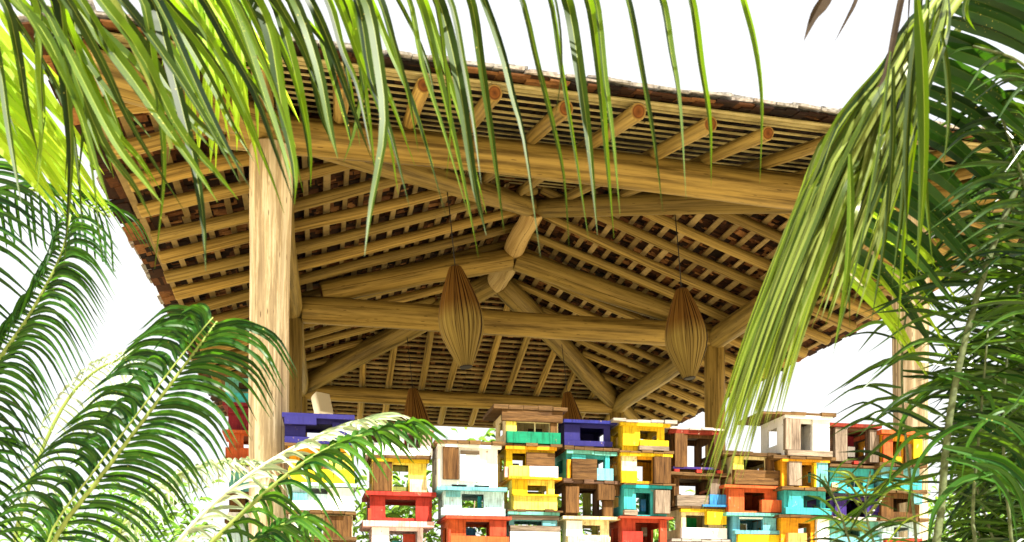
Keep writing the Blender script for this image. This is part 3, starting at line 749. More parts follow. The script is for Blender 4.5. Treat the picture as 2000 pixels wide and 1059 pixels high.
HS(6.15, [
 ((1618, 1712, 838, 905), 'dk', (1612, 1716, 830, 837, 'rust'), 'dark maroon model house with upright boards, behind areca leaves', dict(holes=[(1652, 842, 1692, 900)], panels=[(1628, 838, 1651, 903, 'gv', .035), (1695, 840, 1712, 903, 'gv', .03), (1670, 868, 1684, 888, 'white', -.1), (1664, 902, 1672, 908, 'red', .03), (1655, 844, 1690, 868, 'maroon', -.16)])),
 ((1620, 1706, 917, 965), 'turq', (1612, 1722, 909, 915, 'rs'), 'turquoise model house under the dark maroon one, behind areca leaves', dict(holes=[(1654, 931, 1686, 952)], panels=[(1632, 953, 1709, 965, 'turq', .035), (1622, 945, 1634, 960, 'cream', .014), (1668, 936, 1680, 952, 'purple', -.2)])),
 ((1622, 1716, 973, 1012), 'purple', (1614, 1728, 966, 972, 'ink'), 'purple model house behind areca leaves', dict(holes=[(1652, 978, 1690, 1010)], panels=[(1630, 974, 1652, 1008, 'purple', .014), (1690, 974, 1716, 1000, 'purple', .014)], back=False)),
 ((1618, 1716, 1020, 1080), 'mint', (1610, 1726, 1012, 1018, 'rg'), 'mint green model house at the bottom behind areca leaves', dict(holes=[(1650, 1030, 1680, 1048)], panels=[(1616, 1050, 1718, 1080, 'cyan', .03)])),
])
HS(6.10, [
 ((1722, 1796, 852, 905), 'gold', (1714, 1806, 843, 851, 'orange'), 'amber and yellow model house in front of the right front column', dict(holes=[(1740, 862, 1762, 892)], panels=[(1722, 853, 1740, 905, 'orange', .02), (1779, 858, 1796, 905, 'yellow', .03), (1764, 868, 1776, 905, 'wv', .02)])),
 ((1722, 1796, 914, 957), 'cyan', (1712, 1806, 906, 913, 'rs'), 'cyan model house with small brown plank, behind areca leaves', dict(holes=[(1764, 930, 1784, 948)], panels=[(1737, 920, 1760, 934, 'wh', .03), (1722, 935, 1797, 957, 'turq', .02)])),
 ((1722, 1796, 966, 1012), 'wv', (1712, 1806, 958, 965, 'rs'), 'brown board model house far right behind areca leaves', dict(holes=[(1745, 974, 1775, 1000)], panels=[(1780, 962, 1797, 985, 'cyan', .03)])),
 ((1722, 1796, 1020, 1080), 'ice', (1712, 1806, 1013, 1019, 'rs'), 'pale blue model house lowest at far right behind areca leaves', dict(holes=[(1745, 1030, 1775, 1050)], panels=[(1724, 1052, 1796, 1080, 'red', .03)])),
])
# low rendered plinths carry the stacks
def plinth(u0, u1, y, label):
    A, B = onY(u0, 1083, y - 0.06), onY(u1, 1083, y - 0.06)
    zt = onY((u0 + u1) / 2, 1083, y).z
    m = MB(); w = B.x - A.x
    m.box((0, 0, (zt + GZ) / 2 - GZ), (w, 0.55, zt - GZ)); m.box((0, 0, 0.06), (w + 0.08, 0.63, 0.12))
    o = m.build('plinth', mat_plain('rendered_plinth', (0.6, 0.55, 0.46)), None, (A.x + w / 2, y + 0.22, GZ))
    tag(o, label, 'plinth')
plinth(440, 556, 7.45, 'low rendered plinth under the stack behind the left pillar')
plinth(556, 1806, 6.12, 'long low rendered plinth under the wall of model houses')

# ------------------------------------------------------------------ palms
def mat_leaf(name, c0, c1, trans, tfac=0.4, tip=(0.52, 0.40, 0.18), rough=0.5, rib=(0.36, 0.42, 0.08), tipstart=0.955, ribk=0.5, tmin=0.03):
    m, nt, b, out = newmat(name)
    tc = nt.nodes.new('ShaderNodeTexCoord'); g = nt.nodes.new('ShaderNodeNewGeometry')
    sp = nt.nodes.new('ShaderNodeSeparateXYZ'); nt.links.new(tc.outputs['UV'], sp.inputs[0])
    isl = g.outputs['Random Per Island']
    c = ramp(nt, isl, [(0.0, c0), (1.0, c1)])
    n = noise(nt, mapping(nt, tc.outputs['Object'], (14, 14, 14)), 1.0, 4)
    c = mixc(nt, 0.5, c, ramp(nt, n, [(0.3, (0.6, 0.65, 0.5)), (0.65, (1.0, 1.0, 1.0))]), 'MULTIPLY')
    n2 = noise(nt, mapping(nt, tc.outputs['UV'], (26, 1.5, 1)), 1.0, 2)
    c = mixc(nt, 0.35, c, ramp(nt, n2, [(0.35, (0.65, 0.7, 0.6)), (0.6, (1, 1, 1))]), 'MULTIPLY')
    # pale midrib
    d = N(nt, 'ShaderNodeMath', operation='SUBTRACT'); nt.links.new(sp.outputs[0], d.inputs[0]); d.inputs[1].default_value = 0.5
    a = N(nt, 'ShaderNodeMath', operation='ABSOLUTE'); nt.links.new(d.outputs[0], a.inputs[0])
    rb = ramp(nt, a.outputs[0], [(0.02, (ribk,) * 3), (0.055, (0, 0, 0))])
    c = mixc(nt, rb, c, rib)
    # fungal specks
    vo = nt.nodes.new('ShaderNodeTexVoronoi'); vo.inputs['Scale'].default_value = 60
    nt.links.new(tc.outputs['Object'], vo.inputs['Vector'])
    spk = ramp(nt, vo.outputs['Distance'], [(0.10, (0.8, 0.8, 0.8)), (0.16, (0, 0, 0))])
    nspk = ramp(nt, noise(nt, tc.outputs['Object'], 5, 2), [(0.55, (0, 0, 0)), (0.7, (1, 1, 1))])
    c = mixc(nt, mixc(nt, 1.0, spk, nspk, 'MULTIPLY'), c, (0.55, 0.45, 0.10))
    # dry tip
    ad = N(nt, 'ShaderNodeMath', operation='MULTIPLY_ADD'); nt.links.new(isl, ad.inputs[0]); ad.inputs[1].default_value = 0.10
    nt.links.new(sp.outputs[1], ad.inputs[2])
    tp = ramp(nt, ad.outputs[0], [(tipstart + 0.05, (0, 0, 0)), (min(1, tipstart + 0.09), (1, 1, 1))])
    c = mixc(nt, tp, c, tip)
    nt.links.new(c, b.inputs['Base Color']); b.inputs['Roughness'].default_value = rough
    b.inputs['Specular IOR Level'].default_value = 0.16
    tr = nt.nodes.new('ShaderNodeBsdfTranslucent')
    tcol = mixc(nt, 0.75, c, trans)
    # translucency differs at random; dark leaflets stand in for shaded ones
    m7 = N(nt, 'ShaderNodeMath', operation='MULTIPLY'); nt.links.new(isl, m7.inputs[0]); m7.inputs[1].default_value = 7.31
    fr_ = N(nt, 'ShaderNodeMath', operation='FRACT'); nt.links.new(m7.outputs[0], fr_.inputs[0])
    thick = ramp(nt, fr_.outputs[0], [(0.0, (tmin,) * 3), (0.5, (tmin + .08,) * 3), (0.72, (1, 1, 1))])
    tcol = mixc(nt, 1.0, tcol, thick, 'MULTIPLY')
    nt.links.new(tcol, tr.inputs['Color'])
    mx = nt.nodes.new('ShaderNodeMixShader'); mx.inputs[0].default_value = tfac
    nt.links.new(b.outputs[0], mx.inputs[1]); nt.links.new(tr.outputs[0], mx.inputs[2])
    nt.links.new(mx.outputs[0], out.inputs['Surface'])
    return m
L_coco = mat_leaf('coconut_leaf', (0.002, 0.014, 0.002), (0.050, 0.090, 0.006), (0.34, 0.60, 0.004), 0.36)
L_yell = mat_leaf('yellowing_backlit_leaf', (0.12, 0.30, 0.012), (0.34, 0.44, 0.03), (0.62, 0.90, 0.04), 0.62, tmin=0.55)  # yellowing leaf; backlight glow is put into the colour too
L_grey = mat_leaf('sun_sheen_leaf', (0.010, 0.030, 0.004), (0.28, 0.33, 0.08), (0.50, 0.78, 0.03), 0.42, rough=0.3, ribk=0.3)  # sun sheen put into the pale end of the leaf colour
L_date = mat_leaf('feather_palm_leaf', (0.003, 0.030, 0.003), (0.022, 0.085, 0.008), (0.14, 0.40, 0.01), 0.30, rough=0.4, tipstart=1.2, ribk=0.12)
L_dark = mat_leaf('dark_coconut_leaf', (0.002, 0.020, 0.002), (0.018, 0.065, 0.006), (0.10, 0.30, 0.01), 0.18, ribk=0.07)  # darker and less translucent than the other coconut leaves
L_arec = mat_leaf('areca_leaf', (0.002, 0.018, 0.002), (0.032, 0.080, 0.005), (0.18, 0.36, 0.008), 0.22, rough=0.3, tip=(0.34, 0.20, 0.06), tipstart=0.98, ribk=0.08)
L_low = mat_leaf('sunlit_feather_leaf', (0.006, 0.05, 0.005), (0.045, 0.13, 0.015), (0.20, 0.48, 0.015), 0.32, rough=0.3, tipstart=1.2, ribk=0.15)
L_pale = mat_leaf('glare_toned_feather_leaf', (0.36, 0.46, 0.30), (0.60, 0.66, 0.50), (0.5, 0.75, 0.25), 0.35, rough=0.3, tipstart=1.3, ribk=0.1)  # white sun glare on the fronds put into the leaf colour
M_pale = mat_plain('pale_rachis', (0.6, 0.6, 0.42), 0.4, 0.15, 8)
M_rach = mat_plain('palm_rachis', (0.20, 0.26, 0.06), 0.45, 0.25, 8)
M_stem = mat_plain('areca_stem', (0.085, 0.105, 0.045), 0.6, 0.45, 60)
M_dry = mat_plain('dry_fibre', (0.035, 0.024, 0.014), 0.9, 0.3, 20)
def mat_trunk():
    m, nt, b, _ = newmat('ringed_trunk')
    tc = nt.nodes.new('ShaderNodeTexCoord')
    w = nt.nodes.new('ShaderNodeTexWave'); w.bands_direction = 'Z'; w.inputs['Scale'].default_value = 3.5; w.inputs['Distortion'].default_value = 1.5
    nt.links.new(tc.outputs['Object'], w.inputs['Vector'])
    c = ramp(nt, w.outputs['Fac'], [(0.1, (0.13, 0.10, 0.07)), (0.5, (0.30, 0.26, 0.20))])
    nt.links.new(c, b.inputs['Base Color']); b.inputs['Roughness'].default_value = 0.9
    return m
M_trunk = mat_trunk()

def catmull(pts, n):
    pts = [Vector(p) for p in pts]
    if len(pts) == 2: return [pts[0].lerp(pts[1], i / n) for i in range(n + 1)]
    q = [pts[0] * 2 - pts[1]] + pts + [pts[-1] * 2 - pts[-2]]
    m = len(pts) - 1; out = []
    for i in range(n + 1):
        t = i / n * m; k = min(int(t), m - 1); f = t - k
        a, b, c, d = q[k], q[k + 1], q[k + 2], q[k + 3]
        out.append(0.5 * ((2 * b) + (c - a) * f + (2 * a - 5 * b + 4 * c - d) * f * f + (3 * b - a - 3 * c + d) * f ** 3))
    return out
CAMV = Vector((0, 0, 0))
def leaf(m, pts, w, r, roll=None, n=10, fold=0.6, prof=None, twist=0.0, hang=False):
    c = catmull(pts, n)
    if roll is None: roll = r.uniform(-0.9, 0.9)
    rows = []
    for i, p in enumerate(c):
        t = (c[min(i + 1, n)] - c[max(i - 1, 0)]).normalized()
        view = (p - CAMV).normalized()
        s = t.cross(view)
        if s.length < 1e-4: s = Vector((1, 0, 0))
        s.normalize(); nn = s.cross(t)
        q = i / n
        a = roll + twist * q
        sd = s * math.cos(a) + nn * math.sin(a)
        no = nn * math.cos(a) - s * math.sin(a)
        if prof: ww = prof(q)
        else: ww = min(1.0, 0.45 + 2.6 * q) * max(0.0, 1 - max(0, (q - 0.35) / 0.65) ** 1.7)
        ww = max(ww, 0.03) * w / 2
        rows.append((m.add([p - sd * ww, p + no * (fold * ww), p + sd * ww]), q))
    for i in range(n):
        (a, q0), (b, q1) = rows[i], rows[i + 1]
        m.sharp.add((a + 1, b + 1))
        m.face([a, a + 1, b + 1, b], 0, [(0, q0), (.5, q0), (.5, q1), (0, q1)], True)
        m.face([a + 1, a + 2, b + 2, b + 1], 0, [(.5, q0), (1, q0), (1, q1), (.5, q1)], True)
def tree(name, crown, label, cat, trunk_r, base=None):
    """an Empty on the ground, a ringed trunk up to the crown point; fronds are added as parts"""
    base = Vector(base) if base is not None else Vector((crown.x, crown.y, GZ))
    t = thing(name, base, label, cat)
    m = MB(); d = crown - base
    pts = [d * (i / 8) + Vector((0.05 * math.sin(i), 0.04 * math.cos(1.3 * i), 0)) for i in range(9)]
    m.tube(pts, [trunk_r * (1.25 - 0.35 * i / 8) for i in range(9)], seg=16)
    m.build('trunk', M_trunk, t)
    return t
def frond(t, rpts, r0, r1, lm, mat, rmat=None, n=24):
    """rachis tube + one leaflets mesh, both in the tree's own space"""
    o = Vector(t.location)
    c = catmull(rpts, n)
    m = MB(); m.tube([p - o for p in c], [r0 + (r1 - r0) * i / n for i in range(n + 1)], seg=10)
    fr = m.build('frond', rmat or M_rach, t)
    lm.v = [tuple(Vector(v) - o) for v in lm.v]
    lm.build('leaflets', mat, fr)
    return fr
def px(pts, Z, dz=None):
    if isinstance(Z, (int, float)): Z = [Z] * len(pts)
    return [P(u, v, z) for (u, v), z in zip(pts, Z)]

# ---- big coconut palm, trunk left of the picture, fronds over the top edge
cr = P(-760, -620, 2.5)
coco = tree('coconut_palm', cr, 'coconut palm whose long green leaflets hang across the top of the view', 'palm tree', 0.13, (cr.x - 0.25, cr.y + 0.1, GZ))
rl = random.Random(3)
top = [
 ([(1020,0),(1050,125),(1082,250),(1102,350),(1112,490)],15), ([(1075,0),(1095,125),(1120,275),(1150,470)],16), ([(1085,0),(1097,125),(1083,240)],9),
 ([(1108,0),(1130,125),(1150,275),(1167,460)],31), ([(1150,0),(1172,150),(1185,300),(1199,465)],24), ([(1165,0),(1182,150),(1198,275),(1211,420)],18),
 ([(1228,0),(1255,140),(1278,275),(1295,415)],18), ([(1295,0),(1312,100),(1328,200),(1340,390)],20), ([(1352,0),(1370,125),(1387,240),(1389,365)],19),
 ([(1452,0),(1475,90),(1488,200),(1484,360)],19), ([(920,0),(940,125),(965,300),(985,455)],24), ([(945,0),(980,100),(1002,190),(1025,280),(1056,505)],20),
 ([(850,0),(870,125),(880,240),(872,350)],13), ([(857,0),(895,150),(925,350),(950,460)],32), ([(820,0),(860,150),(900,325),(935,505)],23),
 ([(800,0),(825,125),(865,250),(915,420)],16), ([(745,0),(780,125),(825,260),(872,425)],23), ([(715,0),(740,125),(750,250),(725,400),(712,500)],30),
 ([(750,20),(795,175),(818,300)],14), ([(700,5),(725,150),(760,250),(800,405)],22), ([(675,0),(700,100),(720,225),(735,360)],21),
 ([(640,0),(670,100),(700,175),(730,325)],19), ([(605,0),(640,75),(685,200),(725,310)],25), ([(575,0),(620,125),(645,250),(660,310)],27),
 ([(540,0),(590,90),(620,175),(645,280)],22), ([(500,0),(530,75),(550,200),(575,325),(575,400)],36), ([(490,20),(540,130),(565,250),(592,375)],22),
 ([(470,40),(520,190),(555,300),(572,380)],24), ([(660,0),(705,120),(755,250),(778,380)],20), ([(880,0),(905,120),(925,240),(940,360)],16),
]
left = [
 ([(8,0),(35,100),(55,225),(75,300)],27), ([(70,0),(75,150),(80,275),(70,395)],28), ([(112,0),(122,125),(135,250),(137,350),(125,520)],33),
 ([(-15,60),(20,275),(42,400)],22), ([(130,0),(200,125),(260,250),(362,415)],29), ([(140,0),(240,125),(310,225),(380,325),(425,395)],37),
 ([(130,100),(200,275),(260,360),(297,428)],28), ([(150,130),(225,275),(280,350),(318,400)],28), ([(280,0),(300,125),(315,225),(320,350),(302,525)],28),
 ([(295,0),(325,100),(370,275),(395,415),(402,530)],34), ([(320,0),(400,100),(465,200),(520,320),(556,420)],28), ([(320,20),(390,175),(440,280),(490,370)],28),
 ([(200,0),(275,100),(350,250),(425,340),(465,390)],38), ([(395,0),(450,100),(500,190),(540,300),(575,400)],26), ([(430,0),(480,100),(530,220),(562,340)],25),
 ([(30,0),(90,65),(150,200),(190,330),(215,400)],27), ([(50,20),(125,150),(165,250),(185,370),(198,500)],20), ([(240,0),(310,90),(400,230),(470,360)],30),
 ([(360,0),(430,110),(490,240),(520,330)],26), ([(460,0),(510,110),(545,200),(570,290)],24), ([(160,0),(230,120),(330,260),(400,350)],26),
]
lmA = MB(); lmB = MB(); lmY = MB()
for i, (p, w) in enumerate(top):
    Z = rl.uniform(2.15, 2.5)
    du = -28 - 0.03 * (1500 - p[0][0])
    pp = [(p[0][0] + du, -92 + rl.uniform(-14, 14))] + p
    zz = [2.32] + [Z + 0.08 * k * (-1 if i % 2 else 1) * .6 for k in range(len(p))]
    leaf(lmA, px(pp, zz), w * 0.74 * Z / FPX, rl, n=14, roll=rl.uniform(-0.75, 0.75), twist=rl.uniform(-0.5, 0.5))
for i, (p, w) in enumerate(left):
    Z = rl.uniform(2.0, 2.4)
    pp = [(p[0][0] - 75, -92 + rl.uniform(-12, 12))] + p
    if p[0][1] > 50: pp = [(p[0][0] - 60, p[0][1] - 120)] + p
    zz = [2.25] + [Z + 0.05 * k * (-1 if i % 2 else 1) for k in range(len(p))]
    leaf(lmB, px(pp, zz), w * 0.68 * Z / FPX, rl, n=14, roll=rl.uniform(-0.7, 0.7), twist=rl.uniform(-0.4, 0.4))
for k in range(34):                       # more leaflets of the same frond, a little farther off
    p, w = rl.choice(left + top[14:28])
    dx = rl.uniform(-40, 40); sc = rl.uniform(0.6, 0.95); Z = rl.uniform(2.5, 2.8)
    pp = [(p[0][0] - 60 + dx, -95)] + [(u + dx + rl.uniform(-6, 6), v * sc) for u, v in p]
    leaf(lmB if k % 2 else lmA, px(pp, [2.3] + [Z] * len(p)), w * 0.6 * Z / FPX, rl, n=12)
frond(coco, [cr] + px([(-300, -190), (100, -100), (520, -88), (900, -92), (1250, -96), (1560, -70)], [2.42, 2.32, 2.32, 2.32, 2.32, 2.32]), 0.020, 0.004, lmA, L_coco)
frond(coco, [cr] + px([(-330, -260), (20, -112), (170, -80), (262, 90), (305, 190), (335, 290)], [2.4, 2.32, 2.3, 2.42, 2.5, 2.55]), 0.022, 0.006, lmB, L_coco)
# leaflets behind, backlit glow painted as yellow leaf colour
for k in range(34):
    u0 = rl.uniform(-60, 40); v0 = rl.uniform(60, 330); Z = rl.uniform(2.75, 3.15)
    du = rl.uniform(120, 210); dv = du * rl.uniform(0.95, 1.5)
    pp = [(u0 - 40, v0 - 70), (u0 + 10, v0), (u0 + du * .55, v0 + dv * .5), (u0 + du, v0 + dv)]
    if pp[-1][1] > 430: pp = [(a, b - (pp[-1][1] - 425)) for a, b in pp]
    leaf(lmY, px(pp, [3.0, Z, Z, Z + .05]), rl.uniform(17, 26) * Z / FPX, rl, n=10)
frond(coco, [cr] + px([(-420, -260), (-150, -60), (-70, 80), (-40, 200), (-30, 330)], [2.7, 2.95, 3.0, 3.0, 3.0]), 0.02, 0.005, lmY, L_yell)
lmY2 = MB()
for k in range(44):
    q = k / 43
    u0, v0 = 345 + 130 * q + rl.uniform(-25, 25), -40 + 70 * q + rl.uniform(-30, 20)
    Z = rl.uniform(2.8, 3.2)
    du, dv = rl.uniform(-40, 130), rl.uniform(150, 330)
    if u0 + du > 620: dv *= .6
    pp = [(u0 - 10, v0 - 20), (u0 + du * .3, v0 + dv * .35), (u0 + du * .7, v0 + dv * .7), (u0 + du, v0 + dv)]
    leaf(lmY2, px(pp, [3.0, Z, Z, Z + .05]), rl.uniform(9, 15) * Z / FPX, rl, n=9)
frond(coco, [cr] + px([(-300, -250), (100, -120), (330, -55), (420, -5), (480, 40)], [2.7, 2.95, 3.0, 3.0, 3.0]), 0.018, 0.004, lmY2, L_yell)

# ---- coconut palm right of the picture
cr2 = P(2420, -520, 2.9)
coco2 = tree('coconut_palm', cr2, 'coconut palm with a long pale frond drooping in front of the roof on the right', 'palm tree', 0.13, (cr2.x + 0.5, cr2.y, GZ))
Ledge = [(1808, -20), (1735, 120), (1628, 240), (1572, 370), (1502, 540), (1440, 690), (1378, 900)]
Redge = [(1885, -20), (1838, 100), (1792, 240), (1756, 360), (1712, 500), (1672, 620), (1632, 760)]
def bl(q, s):
    k = max(0, min(int(s * 6), 5)); f = s * 6 - k
    a = [(Ledge[j][0] * (1 - q) + Redge[j][0] * q, Ledge[j][1] * (1 - q) + Redge[j][1] * q) for j in (k, k + 1)]
    return (a[0][0] * (1 - f) + a[1][0] * f, a[0][1] * (1 - f) + a[1][1] * f)
lmD = MB(); lmE = MB(); lmV = MB()
for k in range(150):
    q = rl.random() ** 1.15 if k >= 52 else rl.uniform(0, .5)
    s0 = rl.uniform(0.0, 0.55) if k > 14 else rl.uniform(0, .1)
    s1 = min(1.0, s0 + rl.uniform(0.42, 0.62)) if k > 51 else rl.uniform(.92, 1.03) if k > 18 else rl.uniform(1.0, 1.1)
    if q > 0.5: s1 = min(s1, rl.uniform(.6, .86))
    Z = rl.uniform(2.35, 2.75)
    q2 = min(1, max(0, q + rl.uniform(-0.14, 0.14)))
    root = bl(0.55, max(0, s0 - 0.06))
    pp = [root] + [bl(q + (q2 - q) * f, s0 + (s1 - s0) * f) for f in (0.12, 0.4, 0.7, 1.0)]
    leaf(lmD, px(pp, [2.6, Z, Z, Z - .02, Z - .04]), rl.uniform(10, 18) * Z / FPX, rl, n=13, roll=rl.uniform(-0.8, 0.8))
rD = [cr2] + px([(2120, -230), (1930, -90), (1838, 20), (1745, 180), (1665, 330), (1600, 490), (1560, 620)], [2.75, 2.62, 2.6, 2.6, 2.6, 2.6, 2.6])
frond(coco2, rD, 0.02, 0.006, lmD, L_grey)
for k, (a, b, w) in enumerate([((1800, -10), (1772, 480), 15), ((1790, -10), (1790, 540), 24), ((1830, -10), (1752, 690), 12), ((1838, 60), (1842, 330), 11), ((1812, -10), (1822, 520), 15),
        ((1745, 130), (1700, 640), 12), ((1720, 160), (1655, 560), 16), ((1768, 60), (1742, 560), 14), ((1690, 240), (1660, 640), 13), ((1660, 300), (1628, 690), 14), ((1893, -10), (1905, 60), 12), ((1740, 100), (1625, 700), 10)]):
    Z = rl.uniform(2.2, 2.5)
    mid = [(a[0] * (1 - f) + b[0] * f + 14 * math.sin(f * 3.1) * (1 if k % 2 else -1), a[1] * (1 - f) + b[1] * f) for f in (0.3, 0.65)]
    leaf(lmV, px([a] + mid + [b], Z), w * Z / FPX, rl, n=12, roll=rl.uniform(-.6, .6))
frond(coco2, [cr2] + px([(2150, -300), (1950, -130), (1850, -30), (1790, 60), (1700, 230), (1665, 290)], [2.6, 2.45, 2.38, 2.36, 2.36, 2.36]), 0.014, 0.004, lmV, L_coco)
# far side of the drooping frond: dark leaflets fanning right
lmE = MB(); lmE2 = MB()
for k in range(25):
    q = k / 24
    s = -0.16 + 0.78 * q
    root = bl(0.62, s)
    L = 340 - 60 * q
    ang = math.radians(18 + 26 * q + rl.uniform(-4, 4))
    e = (root[0] + L * math.cos(ang), root[1] + L * math.sin(ang) * 0.95 + 30)
    md = (root[0] + L * .5 * math.cos(ang), root[1] + L * .40 * math.sin(ang))
    Z = 2.85 + rl.uniform(-.08, .12)
    tgt = lmE
    leaf(tgt, px([root, md, e], [2.68, Z, Z + .15]), rl.uniform(21, 30) * Z / FPX, rl, n=12, roll=rl.uniform(-.5, .5))
for k in range(36):
    q = k / 35
    root = (1600 + 140 * rl.random(), 330 + 210 * q); Z = rl.uniform(2.9, 3.15)
    du = rl.uniform(90, 170); dv = du * rl.uniform(.75, 1.5)
    leaf(lmE2, px([root, (root[0] + du * .5, root[1] + dv * .42), (root[0] + du, root[1] + dv)], [2.8, Z, Z]), rl.uniform(9, 15) * Z / FPX, rl, n=10)
frond(coco2, [cr2] + px([(2120, -200), (1935, -70), (1845, 40), (1752, 190), (1672, 340), (1612, 500)], [2.8, 2.7, 2.68, 2.68, 2.68, 2.68]), 0.018, 0.006, lmE, L_dark)
frond(coco2, [cr2] + px([(2140, -160), (1950, -40), (1830, 120), (1740, 250), (1660, 380), (1610, 540)], [2.9, 2.82, 2.8, 2.8, 2.8, 2.8]), 0.016, 0.006, lmE2, L_yell)
# dead, dangling ends from the same crown
lmX = MB()
leaf(lmX, px([(1640, -60), (1612, 0), (1590, 30), (1570, 80)], 2.3), 30 * 2.3 / FPX, rl, n=10)
leaf(lmX, px([(1690, -60), (1672, 0), (1655, 35), (1630, 82)], 2.4), 11 * 2.4 / FPX, rl, n=10)
leaf(lmX, px([(1775, -60), (1760, 0), (1748, 60), (1738, 110), (1722, 160), (1709, 172)], 2.3), 13 * 2.3 / FPX, rl, n=14)
leaf(lmX, px([(1780, -60), (1776, 0), (1772, 78)], 2.3), 6 * 2.3 / FPX, rl, n=8)
frond(coco2, [cr2] + px([(2200, -330), (1950, -170), (1780, -80), (1640, -60)], [2.6, 2.4, 2.3, 2.3]), 0.012, 0.004, lmX, M_dry, M_dry)

# ---- feather palm, crown below the lower left of the picture
cr3 = P(70, 1330, 3.2)
date = tree('feather_palm', cr3, 'low feather palm with arching dark green fronds in front of the left pillar', 'palm tree', 0.11)
def pinnate(t, rpx, Zs, n, right, left, w, mat, r0=0.011, r1=0.003, start=0.12, rr=None, both=True, seg=11, rollr=0.7, skip=0.0, root=None, rmat=None):
    """right/left: functions q -> list of pixel offsets (mid, tip) from the rachis point"""
    r = rr or rl
    path2 = catmull([Vector((u, v, z)) for (u, v), z in zip(rpx, Zs)], 60)
    m = MB()
    for side, fn in ((1, right), (-1, left)):
        if fn is None: continue
        for k in range(n):
            q = start + (1 - start) * (k + r.uniform(-.25, .25)) / n
            if q > 1: continue
            if r.random() < skip: continue
            f = q * 60; i = min(int(f), 59); p = path2[i].lerp(path2[i + 1], f - i)
            offs = fn(q)
            Z = p.z
            zs = [Z]; pts = [(p.x, p.y)]
            dzt = r.uniform(-.12, .12)
            s = r.uniform(.9, 1.08)
            for j, (a, b) in enumerate(offs):
                pts.append((p.x + a * s + r.uniform(-3, 3), p.y + b * s + r.uniform(-3, 3))); zs.append(Z + dzt * (j + 1) / len(offs) + (0.03 if side < 0 else -0.03))
            leaf(m, px(pts, zs), w * (0.75 + .5 * math.sin(math.pi * min(1, q * .9 + .05))) * Z / FPX * 1.15, r, n=seg, roll=r.uniform(-rollr, rollr), fold=.3)
    pp = [P(u, v, z) for (u, v), z in zip(rpx, Zs)]
    frond(t, ([root] if root is not None else []) + pp, r0, r1, m, mat, rmat)
lp = lambda a, b, q: a + (b - a) * q
# main frond
pinnate(date, [(80, 1180), (110, 1050), (190, 940), (262, 845), (332, 752), (392, 672), (424, 628)], [3.1, 3.05, 3.0, 3.0, 3.0, 3.02, 3.05], 42,
        lambda q: [(lp(60, 52, q), lp(4, -10, q)), (lp(124, 116, q), lp(40, 18, q)), (lp(172, 158, q), lp(112, 90, q))],
        lambda q: [(lp(-40, -34, q), lp(-52, -22, q)), (lp(-90, -84, q), lp(-58, -26, q)), (lp(-140, -138, q), lp(-26, 12, q))],
        8.8, L_date, root=cr3)
# second row of short leaflets curled against the rachis
pinnate(date, [(70, 1180), (100, 1040), (180, 925), (252, 830), (322, 737), (382, 660), (416, 620)], [3.0, 2.98, 2.96, 2.96, 2.96, 2.98, 3.0], 26, None,
        lambda q: [(-6, -24), (-24, -36), (-46, -20)], 9, L_date, r0=.004, r1=.002, root=cr3)
# upper left frond, thin arched leaflets
pinnate(date, [(-160, 1000), (-60, 800), (0, 700), (50, 628), (92, 555), (122, 490), (138, 420)], [3.3] * 7, 46,
        lambda q: [(lp(50, 20, q), -12), (lp(92, 60, q), lp(24, 6, q)), (lp(135, 104, q), lp(125, 62, q))],
        lambda q: [(lp(-40, -14, q), lp(-10, -4, q)), (lp(-70, -26, q), lp(30, 20, q)), (lp(-90, -40, q), lp(90, 70, q))], 6.0, L_date, root=cr3)
# fronds entering from the left edge
pinnate(date, [(-420, 640), (-240, 500), (-120, 420), (-20, 372), (70, 372), (150, 392), (215, 424)], [3.5] * 7, 30,
        lambda q: [(lp(50, 30, q), lp(-10, -6, q)), (lp(110, 66, q), lp(16, 20, q)), (lp(170, 100, q), lp(70, 80, q))],
        lambda q: [(lp(0, 10, q), 50), (lp(6, 16, q), 100), (lp(10, 20, q), lp(150, 100, q))], 5, L_date, root=cr3)
pinnate(date, [(-260, 760), (-160, 620), (-110, 500), (-80, 410), (-50, 340), (-30, 290)], [3.4] * 6, 18,
        lambda q: [(60, 4), (120, 32), (190, 94)], None, 8, L_date, root=cr3)
pinnate(date, [(-240, 1180), (-160, 1000), (-110, 880), (-70, 780), (-50, 700)], [3.2] * 5, 18,
        lambda q: [(60, -4), (120, 24), (170, 90)], None, 8, L_date, root=cr3)
pinnate(date, [(-60, 1200), (-90, 1080), (-90, 980), (-60, 900), (-20, 830)], [3.4] * 5, 16,
        lambda q: [(50, -10), (100, 8), (140, 60)], None, 8, L_date, root=cr3)
# pale frond farther back
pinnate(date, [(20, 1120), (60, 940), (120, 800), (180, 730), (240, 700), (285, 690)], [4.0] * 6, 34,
        lambda q: [(lp(30, 14, q), 18), (lp(60, 26, q), 60), (lp(80, 34, q), 100)], lambda q: [(-16, -8), (-30, 16)], 3.6, L_pale, root=cr3)
